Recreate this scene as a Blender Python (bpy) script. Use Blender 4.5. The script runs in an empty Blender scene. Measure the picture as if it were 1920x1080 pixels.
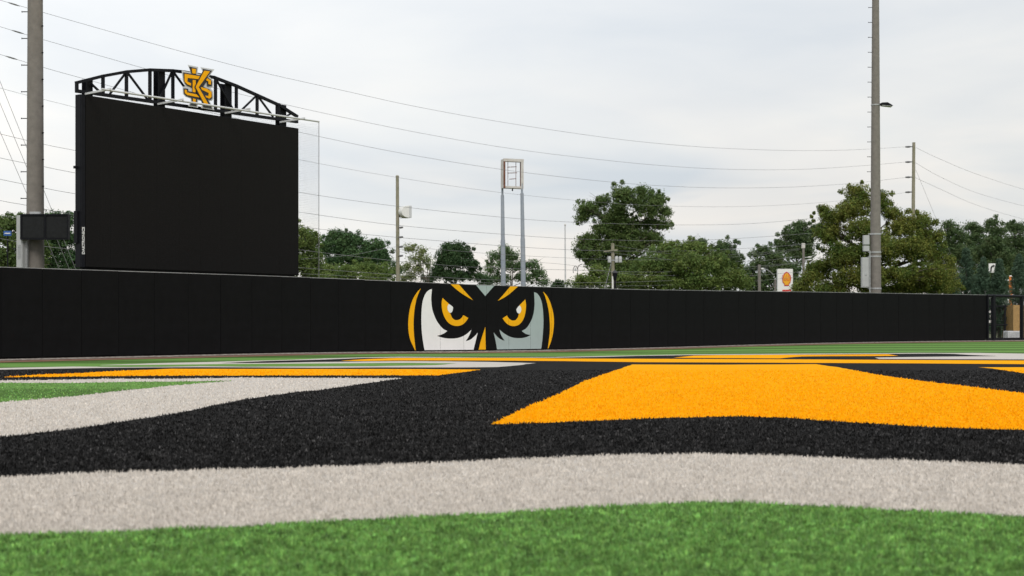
import bpy, bmesh, math, random
import numpy as np
from mathutils import Vector, Matrix
from mathutils.geometry import delaunay_2d_cdt
random.seed(7)
rng = np.random.default_rng(11)
R = math.radians
SC = bpy.context.scene
COL = SC.collection

# ------------------------------------------------------------------ camera, sky, sun, exposure
F = 2667.0          # focal length in photo pixels (50 mm on 36 mm, 1920 wide)
HOR = 604.0         # photo row of the horizon
CAMZ = 1.0
cam_d = bpy.data.cameras.new('camera')
cam = bpy.data.objects.new('camera', cam_d)
COL.objects.link(cam)
cam.location = (0, 0, CAMZ)
cam.rotation_euler = (R(90), 0, 0)
cam_d.lens = 50.0
cam_d.sensor_width = 36.0
cam_d.shift_y = (HOR - 540) / 1920
cam_d.clip_start = 0.1
cam_d.clip_end = 5000
cam_d.dof.use_dof = True
cam_d.dof.focus_distance = 30.0
cam_d.dof.aperture_fstop = 3.2
SC.camera = cam

SUN_EL, SUN_AZ = R(46), R(176)      # azimuth from +Y: the veiled sun stands behind the camera
sun_dir = Vector((math.sin(SUN_AZ) * math.cos(SUN_EL), math.cos(SUN_AZ) * math.cos(SUN_EL), math.sin(SUN_EL)))
world = bpy.data.worlds.new('World')
SC.world = world
world.use_nodes = True
wn, wl = world.node_tree.nodes, world.node_tree.links
wn.clear()
w_out = wn.new('ShaderNodeOutputWorld')
w_bg = wn.new('ShaderNodeBackground')
w_bg.inputs['Strength'].default_value = 0.1
w_sky = wn.new('ShaderNodeTexSky')
w_sky.sky_type = 'NISHITA'
w_sky.sun_disc = False
w_sky.sun_elevation = SUN_EL
w_sky.sun_rotation = SUN_AZ
w_sky.air_density = 1.2
w_sky.dust_density = 2.5
w_tc = wn.new('ShaderNodeTexCoord')


def wmath(op, a, b=None, c=None):
    n = wn.new('ShaderNodeMath'); n.operation = op
    for i, v in enumerate((a, b, c)):
        if v is None: continue
        if isinstance(v, (int, float)): n.inputs[i].default_value = v
        else: wl.new(v, n.inputs[i])
    return n.outputs[0]


def wnoise(vec, scale, detail, rough, dist=0.0):
    n = wn.new('ShaderNodeTexNoise')
    n.inputs['Scale'].default_value = scale
    n.inputs['Detail'].default_value = detail
    n.inputs['Roughness'].default_value = rough
    n.inputs['Distortion'].default_value = dist
    wl.new(vec, n.inputs['Vector'])
    return n.outputs['Fac']


def wramp(fac, stops):
    n = wn.new('ShaderNodeValToRGB')
    while len(n.color_ramp.elements) < len(stops): n.color_ramp.elements.new(0.5)
    for e, (p, c) in zip(n.color_ramp.elements, stops):
        e.position = p; e.color = (*c, 1)
    wl.new(fac, n.inputs[0])
    return n.outputs[0]


def wmix(fac, a, b, mode='MIX'):
    n = wn.new('ShaderNodeMix'); n.data_type = 'RGBA'; n.blend_type = mode
    for i, v in ((0, fac), (6, a), (7, b)):
        if isinstance(v, (int, float)): n.inputs[i].default_value = v
        elif isinstance(v, tuple): n.inputs[i].default_value = (*v, 1)
        else: wl.new(v, n.inputs[i])
    return n.outputs[2]


# cloud sheet: the view direction is laid onto a flat cloud layer so clouds stretch towards the horizon
w_sep = wn.new('ShaderNodeSeparateXYZ'); wl.new(w_tc.outputs['Generated'], w_sep.inputs[0])
w_h = wmath('ADD', wmath('MAXIMUM', w_sep.outputs[2], 0.0), 0.16)
w_cmb = wn.new('ShaderNodeCombineXYZ')
wl.new(wmath('DIVIDE', w_sep.outputs[0], w_h), w_cmb.inputs[0])
wl.new(wmath('DIVIDE', w_sep.outputs[1], w_h), w_cmb.inputs[1])
w_cmb.inputs[2].default_value = 3.7
n_big = wnoise(w_cmb.outputs[0], 0.7, 4, 0.45, 0.6)
n_small = wnoise(w_cmb.outputs[0], 2.6, 6, 0.6, 0.4)
w_n = wmath('ADD', wmath('MULTIPLY', n_big, 0.86), wmath('MULTIPLY', n_small, 0.14))
cloud = wramp(w_n, [(0.35, (6.3, 6.75, 7.25)), (0.47, (7.4, 7.6, 7.8)), (0.55, (8.15, 8.2, 8.15)), (0.64, (9.5, 9.1, 8.6))])
# low in the sky the cloud bands catch a little warm light
w_low = wmath('MAXIMUM', wmath('SUBTRACT', 1.0, wmath('MULTIPLY', w_sep.outputs[2], 5.5)), 0.0)
w_off = wn.new('ShaderNodeVectorMath'); w_off.operation = 'ADD'; w_off.inputs[1].default_value = (0, 0, 13.7)
wl.new(w_cmb.outputs[0], w_off.inputs[0])
n_warm = wnoise(w_off.outputs[0], 0.9, 3, 0.5, 0.8)
w_warm = wmath('MULTIPLY', w_low, wmath('MINIMUM', wmath('MAXIMUM', wmath('MULTIPLY', wmath('SUBTRACT', n_warm, 0.46), 7.0), 0.0), 1.0))
cloud = wmix(w_warm, cloud, (9.7, 9.05, 8.35))
# the cloud sheet is thinner and brighter towards the left of the view
w_dot = wn.new('ShaderNodeVectorMath'); w_dot.operation = 'DOT_PRODUCT'
wl.new(w_tc.outputs['Generated'], w_dot.inputs[0]); w_dot.inputs[1].default_value = (-0.46, 0.60, 0.655)
glow = wmath('POWER', wmath('MAXIMUM', w_dot.outputs['Value'], 0.0), 3.0)
zen = wmath('MULTIPLY', wmath('MAXIMUM', w_sep.outputs[2], 0.0), 0.45)
gain = wmath('ADD', wmath('ADD', 0.78, zen), wmath('MULTIPLY', glow, 0.46))
w_g = wn.new('ShaderNodeCombineXYZ')
for i in range(3): wl.new(gain, w_g.inputs[i])
cloud = wmix(1.0, cloud, w_g.outputs[0], 'MULTIPLY')
wl.new(wmix(0.9, w_sky.outputs[0], cloud), w_bg.inputs['Color'])
wl.new(w_bg.outputs[0], w_out.inputs['Surface'])

sun_d = bpy.data.lights.new('sun', 'SUN')
sun_d.energy = 1.5
sun_d.angle = R(24)
sun_d.color = (1.0, 0.95, 0.88)
sun = bpy.data.objects.new('sun', sun_d)
COL.objects.link(sun)
sun.rotation_euler = (-sun_dir).to_track_quat('-Z', 'Y').to_euler()
SC.view_settings.view_transform = 'Standard'
SC.view_settings.look = 'None'
SC.view_settings.exposure = 0.2
SC.view_settings.gamma = 1.0
SC.cycles.use_denoising = True
SC.cycles.max_bounces = 6
SC.cycles.transparent_max_bounces = 16


# ------------------------------------------------------------------ photo pixel -> place
def at(px, py, Y):
    return Vector(((px - 960) / F * Y, Y, CAMZ + (HOR - py) / F * Y))


def xat(px, Y):
    return (px - 960) / F * Y


def zat(py, Y):
    return CAMZ + (HOR - py) / F * Y


def sstep(t):
    t = np.clip(t, 0, 1)
    return t * t * (3 - 2 * t)


def terrain(x, y):      # the turf falls a few centimetres to a drain along the wall
    return -0.1 * np.exp(-((x - 3) / 9.0) ** 2) * sstep((y - (43.5 + 0.4 * np.maximum(0, x))) / 8.0)


def ground_pt(px, py):
    Y = CAMZ * F / (py - HOR)
    for _ in range(4):
        X = (px - 960) / F * Y
        Y = (CAMZ - float(terrain(X, Y))) * F / (py - HOR)
    return ((px - 960) / F * Y, Y)


# ------------------------------------------------------------------ materials
MATS = {}


def mat(name, color, rough=0.6, metal=0.0, var=0.0, scale=8.0, bump=0.0, bump_scale=40.0, spec=0.5, color2=None, detail=5, sheen=0.0, island=0.0, hue=0.0, translucent=0.0, shade=False):
    if name in MATS: return MATS[name]
    m = bpy.data.materials.new(name); m.use_nodes = True
    nt = m.node_tree; ns, ls = nt.nodes, nt.links
    b = ns['Principled BSDF']
    b.inputs['Roughness'].default_value = rough
    b.inputs['Metallic'].default_value = metal
    b.inputs['Specular IOR Level'].default_value = spec
    b.inputs['Base Color'].default_value = (*color, 1)
    tc = ns.new('ShaderNodeTexCoord')
    cur = None
    if var > 0 or color2:
        n = ns.new('ShaderNodeTexNoise')
        n.inputs['Scale'].default_value = scale; n.inputs['Detail'].default_value = detail; n.inputs['Roughness'].default_value = 0.62
        ls.new(tc.outputs['Object'], n.inputs['Vector'])
        r = ns.new('ShaderNodeValToRGB')
        r.color_ramp.elements[0].position = 0.32; r.color_ramp.elements[1].position = 0.68
        c2 = color2 if color2 else tuple(min(1, c * (1 + var)) for c in color)
        c1 = color if color2 else tuple(c * (1 - var) for c in color)
        r.color_ramp.elements[0].color = (*c1, 1); r.color_ramp.elements[1].color = (*c2, 1)
        ls.new(n.outputs['Fac'], r.inputs[0]); cur = r.outputs[0]
    if island > 0 or hue > 0:
        g = ns.new('ShaderNodeNewGeometry')
        h = ns.new('ShaderNodeHueSaturation')
        mp = ns.new('ShaderNodeMapRange'); mp.inputs['To Min'].default_value = 1 - island; mp.inputs['To Max'].default_value = 1 + island
        ls.new(g.outputs['Random Per Island'], mp.inputs[0]); ls.new(mp.outputs[0], h.inputs['Value'])
        if hue > 0:
            w = ns.new('ShaderNodeTexWhiteNoise'); w.noise_dimensions = '1D'; ls.new(g.outputs['Random Per Island'], w.inputs['W'])
            m2 = ns.new('ShaderNodeMapRange'); m2.inputs['To Min'].default_value = 0.5 - hue; m2.inputs['To Max'].default_value = 0.5 + hue
            ls.new(w.outputs['Value'], m2.inputs[0]); ls.new(m2.outputs[0], h.inputs['Hue'])
        if cur: ls.new(cur, h.inputs['Color'])
        else: h.inputs['Color'].default_value = (*color, 1)
        cur = h.outputs[0]
    if shade:
        at_ = ns.new('ShaderNodeAttribute'); at_.attribute_name = 'shade'
        vm = ns.new('ShaderNodeVectorMath'); vm.operation = 'SCALE'
        if cur: ls.new(cur, vm.inputs[0])
        else: vm.inputs[0].default_value = color
        ls.new(at_.outputs['Fac'], vm.inputs['Scale']); cur = vm.outputs[0]
    if cur: ls.new(cur, b.inputs['Base Color'])
    if bump > 0:
        n = ns.new('ShaderNodeTexNoise'); n.inputs['Scale'].default_value = bump_scale; n.inputs['Detail'].default_value = 4
        ls.new(tc.outputs['Object'], n.inputs['Vector'])
        bp_ = ns.new('ShaderNodeBump'); bp_.inputs['Strength'].default_value = bump; bp_.inputs['Distance'].default_value = 0.02
        ls.new(n.outputs['Fac'], bp_.inputs['Height']); ls.new(bp_.outputs[0], b.inputs['Normal'])
    if translucent > 0:
        t = ns.new('ShaderNodeBsdfTranslucent'); mx = ns.new('ShaderNodeMixShader'); mx.inputs[0].default_value = translucent
        if cur: ls.new(cur, t.inputs['Color'])
        else: t.inputs['Color'].default_value = (*color, 1)
        ls.new(b.outputs[0], mx.inputs[1]); ls.new(t.outputs[0], mx.inputs[2])
        ls.new(mx.outputs[0], ns['Material Output'].inputs['Surface'])
    MATS[name] = m
    return m


def turf_mat(name, color, grain, stripes=False):
    """sheet of turf: fibre grain at two scales; the green has alternating rolls of lighter and darker fibre"""
    m = bpy.data.materials.new(name); m.use_nodes = True
    ns, ls = m.node_tree.nodes, m.node_tree.links
    b = ns['Principled BSDF']; b.inputs['Roughness'].default_value = 0.95; b.inputs['Specular IOR Level'].default_value = 0.03
    tc = ns.new('ShaderNodeTexCoord')

    def noise(s, d):
        n = ns.new('ShaderNodeTexNoise'); n.inputs['Scale'].default_value = s; n.inputs['Detail'].default_value = d; n.inputs['Roughness'].default_value = 0.7
        ls.new(tc.outputs['Object'], n.inputs['Vector']); return n.outputs['Fac']

    def mth(op, a, c):
        n = ns.new('ShaderNodeMath'); n.operation = op
        for i, v in enumerate((a, c)):
            if isinstance(v, (int, float)): n.inputs[i].default_value = v
            else: ls.new(v, n.inputs[i])
        return n.outputs[0]
    f = mth('ADD', mth('MULTIPLY', mth('SUBTRACT', noise(30, 4), 0.166), 4.5 * grain), mth('MULTIPLY', mth('SUBTRACT', noise(1.3, 4), -0.5), 0.5 * grain))
    f = mth('MAXIMUM', mth('ADD', f, 1.0 - 2.0 * grain), 0.15)
    if stripes:
        sp = ns.new('ShaderNodeSeparateXYZ'); ls.new(tc.outputs['Object'], sp.inputs[0])
        ph = mth('ADD', mth('MULTIPLY', sp.outputs[1], 2 * math.pi / 5.4), mth('MULTIPLY', sp.outputs[0], 0.012))
        sn = mth('MULTIPLY', mth('SINE', ph, 0.0), 4.0)
        cl = ns.new('ShaderNodeClamp'); cl.inputs['Min'].default_value = -1; cl.inputs['Max'].default_value = 1
        ls.new(sn, cl.inputs['Value'])
        f = mth('ADD', f, mth('MULTIPLY', cl.outputs[0], 0.27))
    mx = ns.new('ShaderNodeVectorMath'); mx.operation = 'SCALE'; mx.inputs[0].default_value = color
    ls.new(f, mx.inputs['Scale']); ls.new(mx.outputs[0], b.inputs['Base Color'])
    bp_ = ns.new('ShaderNodeBump'); bp_.inputs['Strength'].default_value = 0.6; bp_.inputs['Distance'].default_value = 0.01
    ls.new(noise(140, 2), bp_.inputs['Height']); ls.new(bp_.outputs[0], b.inputs['Normal'])
    MATS[name] = m
    return m


GREEN, GREY, BLACK, GOLD = (0.136, 0.264, 0.066), (0.49, 0.455, 0.415), (0.0165, 0.016, 0.016), (0.80, 0.345, 0.002)
M_TG = turf_mat('turf_green', tuple(c * 0.72 for c in GREEN), 0.30, True)
M_TW = turf_mat('turf_grey', GREY, 0.07)
M_TB = turf_mat('turf_black', BLACK, 0.9)
M_TO = turf_mat('turf_gold', GOLD, 0.05)
M_PAD = mat('pad_vinyl', (0.0042, 0.0042, 0.005), 0.6, var=0.25, scale=3.0, bump=0.12, bump_scale=160, spec=0.10)
M_EDGE_HILITE = mat('edge_highlight_grey', (0.26, 0.26, 0.27), 0.5, var=0.2)  # pale tone paints the highlight along the wall's top edge
M_BLK = mat('black_steel', (0.0065, 0.007, 0.010), 0.55, var=0.2, scale=4, bump=0.05, spec=0.16)
M_LED = mat('led_face', (0.0105, 0.010, 0.0098), 0.8, var=0.25, scale=30, bump=0.25, bump_scale=220, spec=0.1)
M_GALV = mat('galvanised', (0.42, 0.43, 0.44), 0.45, metal=0.3, var=0.15, scale=10)
M_CONC = mat('pole_concrete', (0.195, 0.178, 0.160), 0.85, var=0.14, scale=5, bump=0.15, bump_scale=60)
M_CABINET = mat('cabinet_grey', (0.42, 0.43, 0.43), 0.5, var=0.06, scale=3)
M_WOOD = mat('weathered_wood', (0.20, 0.20, 0.13), 0.9, color2=(0.30, 0.27, 0.21), scale=5, bump=0.3, bump_scale=30)
M_NET = mat('net_cord', (0.02, 0.02, 0.02), 0.8, spec=0.1)
M_WIRE = mat('wire', (0.20, 0.20, 0.205), 0.5)
M_GOLDP = mat('gold_paint', (0.95, 0.44, 0.004), 0.5, spec=0.1, var=0.04)
M_GOLDV = mat('gold_vinyl', (0.92, 0.45, 0.006), 0.55, spec=0.12, var=0.05, scale=2, bump=0.1, bump_scale=160)
M_WHITEV = mat('white_vinyl', (0.86, 0.86, 0.87), 0.55, spec=0.12, var=0.03, scale=2, bump=0.1, bump_scale=160)
M_SAGEV = mat('pale_grey_vinyl', (0.38, 0.46, 0.46), 0.55, spec=0.12, var=0.04, scale=2, bump=0.1, bump_scale=160)
M_SILVER = mat('silver_paint', (0.60, 0.61, 0.62), 0.45, metal=0.1, var=0.06)
M_CHAR = mat('charcoal_paint', (0.022, 0.022, 0.024), 0.5)
M_WHITE = mat('white_paint', (0.78, 0.78, 0.76), 0.5, var=0.05)
M_RUST = mat('rust', (0.10, 0.035, 0.025), 0.9, color2=(0.22, 0.10, 0.06), scale=6)
M_OLDWHITE = mat('flaking_white', (0.66, 0.65, 0.63), 0.8, color2=(0.50, 0.46, 0.42), scale=3)
M_BLUEGREY = mat('blue_grey_paint', (0.27, 0.31, 0.37), 0.6, color2=(0.33, 0.36, 0.40), scale=3)
M_TRACK = mat('clay', (0.17, 0.085, 0.05), 0.95, color2=(0.24, 0.125, 0.08), scale=4, bump=0.3)
M_GRAVEL = mat('gravel', (0.09, 0.06, 0.05), 0.95, color2=(0.42, 0.38, 0.34), scale=8, bump=0.8, bump_scale=20)
M_GROUND = mat('rough_grass', (0.05, 0.075, 0.025), 0.95, color2=(0.11, 0.10, 0.05), scale=0.4, bump=0.4, bump_scale=5)
M_BARK = mat('bark', (0.075, 0.06, 0.048), 0.95, color2=(0.13, 0.11, 0.09), scale=4, bump=0.6, bump_scale=14)
M_CERAMIC = mat('insulator', (0.10, 0.10, 0.105), 0.35)


def leaf(name, c1, c2, isl=0.38, hue=0.02):
    c1 = (c1[0] * 0.88, c1[1] * 1.03, c1[2]); c2 = (c2[0] * 0.88, c2[1] * 1.03, c2[2])
    return mat(name, c1, 0.6, color2=c2, scale=0.8, detail=4, island=isl * 0.8, hue=hue, translucent=0.38, spec=0.2)


L_OAK = leaf('leaf_oak', (0.099, 0.140, 0.043), (0.173, 0.206, 0.066))
L_OLIVE = leaf('leaf_olive', (0.116, 0.165, 0.043), (0.215, 0.239, 0.066))
L_DARK = leaf('leaf_dark', (0.046, 0.083, 0.033), (0.083, 0.128, 0.050))
L_PINE = leaf('leaf_pine', (0.060, 0.116, 0.050), (0.123, 0.182, 0.072))
L_FAR = leaf('leaf_far_pine', (0.076, 0.118, 0.046), (0.155, 0.180, 0.075))
L_MAPLE = leaf('leaf_maple', (0.090, 0.135, 0.026), (0.255, 0.225, 0.048), 0.5, 0.03)
L_SPARSE = leaf('leaf_sparse', (0.189, 0.222, 0.083), (0.314, 0.296, 0.123))
L_MID = leaf('leaf_mid', (0.099, 0.156, 0.066), (0.189, 0.239, 0.099))
L_CEDAR = leaf('leaf_cedar', (0.060, 0.100, 0.062), (0.130, 0.175, 0.115), 0.4, 0.012)


# ------------------------------------------------------------------ mesh helpers
class MB:
    def __init__(s): s.v, s.f = [], []

    def add(s, vs, fs):
        o = len(s.v); s.v += [tuple(p) for p in vs]; s.f += [tuple(i + o for i in f) for f in fs]; return s

    def box(s, c, size, ax=None):
        c = Vector(c); ax = ax or (Vector((1, 0, 0)), Vector((0, 1, 0)), Vector((0, 0, 1)))
        hx, hy, hz = (ax[0] * size[0] / 2, ax[1] * size[1] / 2, ax[2] * size[2] / 2)
        vs = [c - hx - hy - hz, c + hx - hy - hz, c + hx + hy - hz, c - hx + hy - hz, c - hx - hy + hz, c + hx - hy + hz, c + hx + hy + hz, c - hx + hy + hz]
        return s.add(vs, [(3, 2, 1, 0), (4, 5, 6, 7), (0, 1, 5, 4), (1, 2, 6, 5), (2, 3, 7, 6), (3, 0, 4, 7)])

    def beam(s, a, b, w, d, side):
        """rectangular bar from a to b; w across (in the plane), d along the unit vector side"""
        a, b = Vector(a), Vector(b); z = (b - a); L = z.length; z = z / L
        x = side.cross(z).normalized()
        return s.box((a + b) / 2, (w, d, L), (x, z.cross(x), z))

    def tube(s, pts, rads, n=8, cap=True):
        pts = [Vector(p) for p in pts]; o = len(s.v); prev = None
        if isinstance(rads, (int, float)): rads = [rads] * len(pts)
        for i, p in enumerate(pts):
            t = (pts[min(i + 1, len(pts) - 1)] - pts[max(i - 1, 0)]).normalized()
            if prev is None:
                ref = Vector((0, 0, 1)) if abs(t.z) < 0.9 else Vector((1, 0, 0)); x = t.cross(ref).normalized()
            else: x = (prev - t * prev.dot(t)).normalized()
            prev = x; y = t.cross(x)
            for k in range(n):
                a = 2 * math.pi * k / n; s.v.append(tuple(p + (x * math.cos(a) + y * math.sin(a)) * rads[i]))
        for i in range(len(pts) - 1):
            for k in range(n):
                k2 = (k + 1) % n; s.f.append((o + i * n + k, o + i * n + k2, o + (i + 1) * n + k2, o + (i + 1) * n + k))
        if cap:
            s.f.append(tuple(o + k for k in range(n))[::-1]); s.f.append(tuple(o + (len(pts) - 1) * n + k for k in range(n)))
        return s

    def prism(s, front, back):
        """front / back: two equal loops of points"""
        n = len(front); o = len(s.v); s.v += [tuple(p) for p in front] + [tuple(p) for p in back]
        s.f.append(tuple(o + i for i in range(n))); s.f.append(tuple(o + n + i for i in reversed(range(n))))
        for i in range(n):
            j = (i + 1) % n; s.f.append((o + i, o + n + i, o + n + j, o + j))
        return s

    def sphere(s, c, r, n=10, m=6, sz=1.0):
        c = Vector(c); pts = []; rr = []
        for i in range(m + 1):
            a = math.pi * i / m; pts.append(c + Vector((0, 0, -math.cos(a) * r * sz))); rr.append(max(1e-4, math.sin(a) * r))
        return s.tube(pts, rr, n)


def link(o, parent=None):
    COL.objects.link(o)
    if parent is not None: o.parent = parent
    return o


def root_loc(o):
    v = Vector((0, 0, 0))
    while o is not None: v += o.location; o = o.parent
    return v


def obj(name, mb, material, parent=None, smooth=False, bevel=0.0, fix=True, origin=None):
    me = bpy.data.meshes.new(name)
    off = root_loc(parent) if parent is not None else Vector(origin or (0, 0, 0))
    me.from_pydata([(p[0] - off.x, p[1] - off.y, p[2] - off.z) for p in mb.v], [], mb.f)
    if fix or bevel:
        bm = bmesh.new(); bm.from_mesh(me)
        bmesh.ops.recalc_face_normals(bm, faces=bm.faces)
        if bevel:
            bmesh.ops.bevel(bm, geom=[e for e in bm.edges if e.is_manifold and e.calc_face_angle(0) > 0.6], offset=bevel, segments=2, affect='EDGES', profile=0.6)
        bm.to_mesh(me); bm.free()
    me.materials.append(material)
    if smooth:
        me.polygons.foreach_set('use_smooth', [True] * len(me.polygons))
        try: me.set_sharp_from_angle(angle=R(40))
        except Exception: pass
    o = bpy.data.objects.new(name, me)
    if parent is None and origin: o.location = origin
    return link(o, parent)


def tag(o, label=None, cat=None, group=None, kind=None):
    if label: o['label'] = label
    if cat: o['category'] = cat
    if group: o['group'] = group
    if kind: o['kind'] = kind
    return o


def thing(name, label, cat, loc, group=None):
    o = bpy.data.objects.new(name, None); o.location = loc; o.empty_display_size = 0.3
    link(o); return tag(o, label, cat, group)


def raw_mesh(name, co, faces_idx, nper, material, parent=None, off=(0, 0, 0)):
    """fast mesh from numpy: co (N,3), faces_idx (M,nper)"""
    me = bpy.data.meshes.new(name)
    co = np.asarray(co, np.float32) - np.asarray(off, np.float32)
    me.vertices.add(len(co)); me.vertices.foreach_set('co', co.ravel())
    fi = np.asarray(faces_idx, np.int32)
    me.loops.add(fi.size); me.loops.foreach_set('vertex_index', fi.ravel())
    me.polygons.add(len(fi))
    me.polygons.foreach_set('loop_start', np.arange(0, fi.size, nper, dtype=np.int32))
    me.polygons.foreach_set('loop_total', np.full(len(fi), nper, np.int32))
    me.update(calc_edges=True); me.validate()
    me.materials.append(material)
    o = bpy.data.objects.new(name, me)
    return link(o, parent)


def cdt_bm(vs):
    """triangulated bmesh of one (possibly concave) flat outline"""
    co, _, fa, _, _, _ = delaunay_2d_cdt([Vector(v[:2]) for v in vs], [], [list(range(len(vs)))], 1, 1e-5)
    bm = bmesh.new(); bv = [bm.verts.new((c.x, c.y, vs[0][2])) for c in co]
    for f in fa: bm.faces.new([bv[i] for i in f])
    return bm


def spline(pts, n):
    """Catmull-Rom through points"""
    P = [Vector(p) for p in pts]; out = []
    for i in range(len(P) - 1):
        a = P[i - 1] if i > 0 else P[i] * 2 - P[i + 1]; b, c = P[i], P[i + 1]
        d = P[i + 2] if i + 2 < len(P) else P[i + 1] * 2 - P[i]
        for k in range(n):
            t = k / n
            out.append(0.5 * ((2 * b) + (c - a) * t + (2 * a - 5 * b + 4 * c - d) * t * t + (3 * b - a - 3 * c + d) * t ** 3))
    out.append(P[-1]); return out


# ------------------------------------------------------------------ the wall's course in plan (from its height in the photo)
WH = 2.44
hx = np.array([0, 300, 600, 800, 910, 1060, 1200, 1400, 1640, 1850.])
hh = np.array([174, 157.7, 141.7, 129.8, 123.8, 116.3, 110.4, 102, 93, 85.6])
hp = np.polyfit(hx - 960, hh, 3)


def wall_xy(px):
    Y = WH * F / np.polyval(hp, px - 960); return np.array([(px - 960) / F * Y, Y])


_pxs = np.linspace(-260, 1850, 2200)
_pl = np.array([wall_xy(p) for p in _pxs])
_sl = np.concatenate([[0], np.cumsum(np.linalg.norm(np.diff(_pl, axis=0), axis=1))])
s_first = float(np.interp(2, _pxs, _sl))
s_end = float(_sl[-1])
PW = 1.219
k0 = -int(s_first // PW)
joint_s = []
k = k0
while s_first + k * PW < s_end - 0.3:
    joint_s.append(s_first + k * PW); k += 1
joint_s.append(s_end)
joints = [Vector((float(np.interp(s, _sl, _pl[:, 0])), float(np.interp(s, _sl, _pl[:, 1])), 0)) for s in joint_s]
WALL_END = joints[-1]
end_dir = (joints[-1] - joints[-4]).normalized()


def wall_y_of_x(x):
    xs = [j.x for j in joints]; ys = [j.y for j in joints]
    if x < xs[0]: return ys[0] + (x - xs[0]) * (ys[1] - ys[0]) / (xs[1] - xs[0])
    if x > xs[-1]: return ys[-1] + (x - xs[-1]) * end_dir.y / end_dir.x
    return float(np.interp(x, xs, ys))


# ------------------------------------------------------------------ ground, turf, track
Z_BASE = -0.022


def grid_sheet(name, xs, rows, material, zoff, parent=None):
    """rows(x) -> list of y; same count for every x"""
    vs, fs = [], []; ny = len(rows(xs[0]))
    for x in xs:
        for y in rows(x): vs.append((x, y, float(terrain(x, y)) + zoff))
    for i in range(len(xs) - 1):
        for j in range(ny - 1): fs.append((i * ny + j, (i + 1) * ny + j, (i + 1) * ny + j + 1, i * ny + j + 1))
    me = MB(); me.add(vs, fs)
    return obj(name, me, material, parent, smooth=True)


gm = MB(); gm.add([(-3000, -800, -0.3), (3000, -800, -0.3), (3000, 4000, -0.3), (-3000, 4000, -0.3)], [(0, 1, 2, 3)])
tag(obj('ground', gm, M_GROUND), 'rough grass ground beyond the outfield wall', kind='structure')

xs_f = list(np.linspace(-60, -18, 12)) + list(np.linspace(-16.5, 28, 60)) + list(np.linspace(31, 75, 12))
turf = grid_sheet('turf_field', xs_f, lambda x: list(np.linspace(-30, 36 if wall_y_of_x(x) > 44 else wall_y_of_x(x) - 8, 10)) + list(np.linspace(max(36, 0) if wall_y_of_x(x) > 44 else wall_y_of_x(x) - 8, wall_y_of_x(x) + 0.6, 16))[1:], M_TG, Z_BASE)
tag(turf, 'green synthetic turf outfield with lighter and darker rolls', 'turf', kind='structure')

TRK = 1.5


def strip_along_wall(name, inner, outer, material, zoff, ridge=0.0):
    vs, fs = [], []; P = list(joints)
    P = [P[0] + (P[0] - P[1]).normalized() * 12] + P + [P[-1] + end_dir * q for q in (2, 5, 12, 30)]
    for i, p in enumerate(P):
        a = P[max(i - 1, 0)]; b = P[min(i + 1, len(P) - 1)]; d = (b - a).normalized(); nrm = Vector((d.y, -d.x, 0))
        for w in (inner, outer):
            q = p + nrm * w; vs.append((q.x, q.y, float(terrain(q.x, q.y)) + zoff + (ridge if w == inner else 0.0)))
    for i in range(len(P) - 1): fs.append((2 * i, 2 * i + 1, 2 * i + 3, 2 * i + 2))
    m = MB(); m.add(vs, fs); return obj(name, m, material)


tag(strip_along_wall('warning_strip', -0.5, TRK, M_TRACK, -0.012), 'narrow red clay strip along the foot of the outfield wall', kind='structure')
tag(strip_along_wall('gravel_edge', -0.02, 0.30, M_GRAVEL, -0.002, 0.032), 'pale gravel edging under the outfield wall', kind='structure')

# --- the giant letter emblem in the turf: inlaid colours, traced on the ground plane
near_grey = [(-260, 1008), (0, 995), (240, 989), (480, 979), (650, 969), (800, 962), (950, 955), (1080, 947), (1200, 940), (1330, 935), (1450, 938), (1600, 946), (1750, 954), (1920, 962), (2150, 972)]
near_black = [(-260, 903), (0, 890), (150, 883), (300, 879), (500, 874), (750, 866), (950, 858), (1100, 851), (1200, 848), (1300, 847), (1400, 848), (1540, 853.5), (1636, 858), (1744, 861), (1920, 867), (2150, 876)]
top_grey = [(2150, 664), (1920, 661.9), (1830, 660.5), (1780, 660.8), (1720, 660.6), (1605, 661.5), (1497, 662), (1300, 663.3), (1200, 665), (1040, 668), (917, 668.7), (750, 667.6), (680, 668.7), (610, 670.6), (550, 673), (460, 675.3), (380, 677.5), (320, 678.7), (240, 681.2), (188, 682.9), (188, 685.9), (133, 685.6), (67, 687), (0, 688.3), (-260, 693)]
wedge_a = [(-260, 717), (0, 716), (150, 716), (250, 714), (320, 713.5), (440, 711.9), (400, 715), (350, 719), (320, 721.3), (233, 730), (150, 739.7), (50, 748), (0, 751.7), (-260, 779)]
wedge_b = [(186, 683.4), (320, 682.3), (417, 681.2), (617, 680), (767, 679), (858, 680), (817, 683), (700, 685), (617, 685.2), (460, 686.1), (380, 684.9), (300, 686.2), (233, 686.5), (186, 686.1)]
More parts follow.
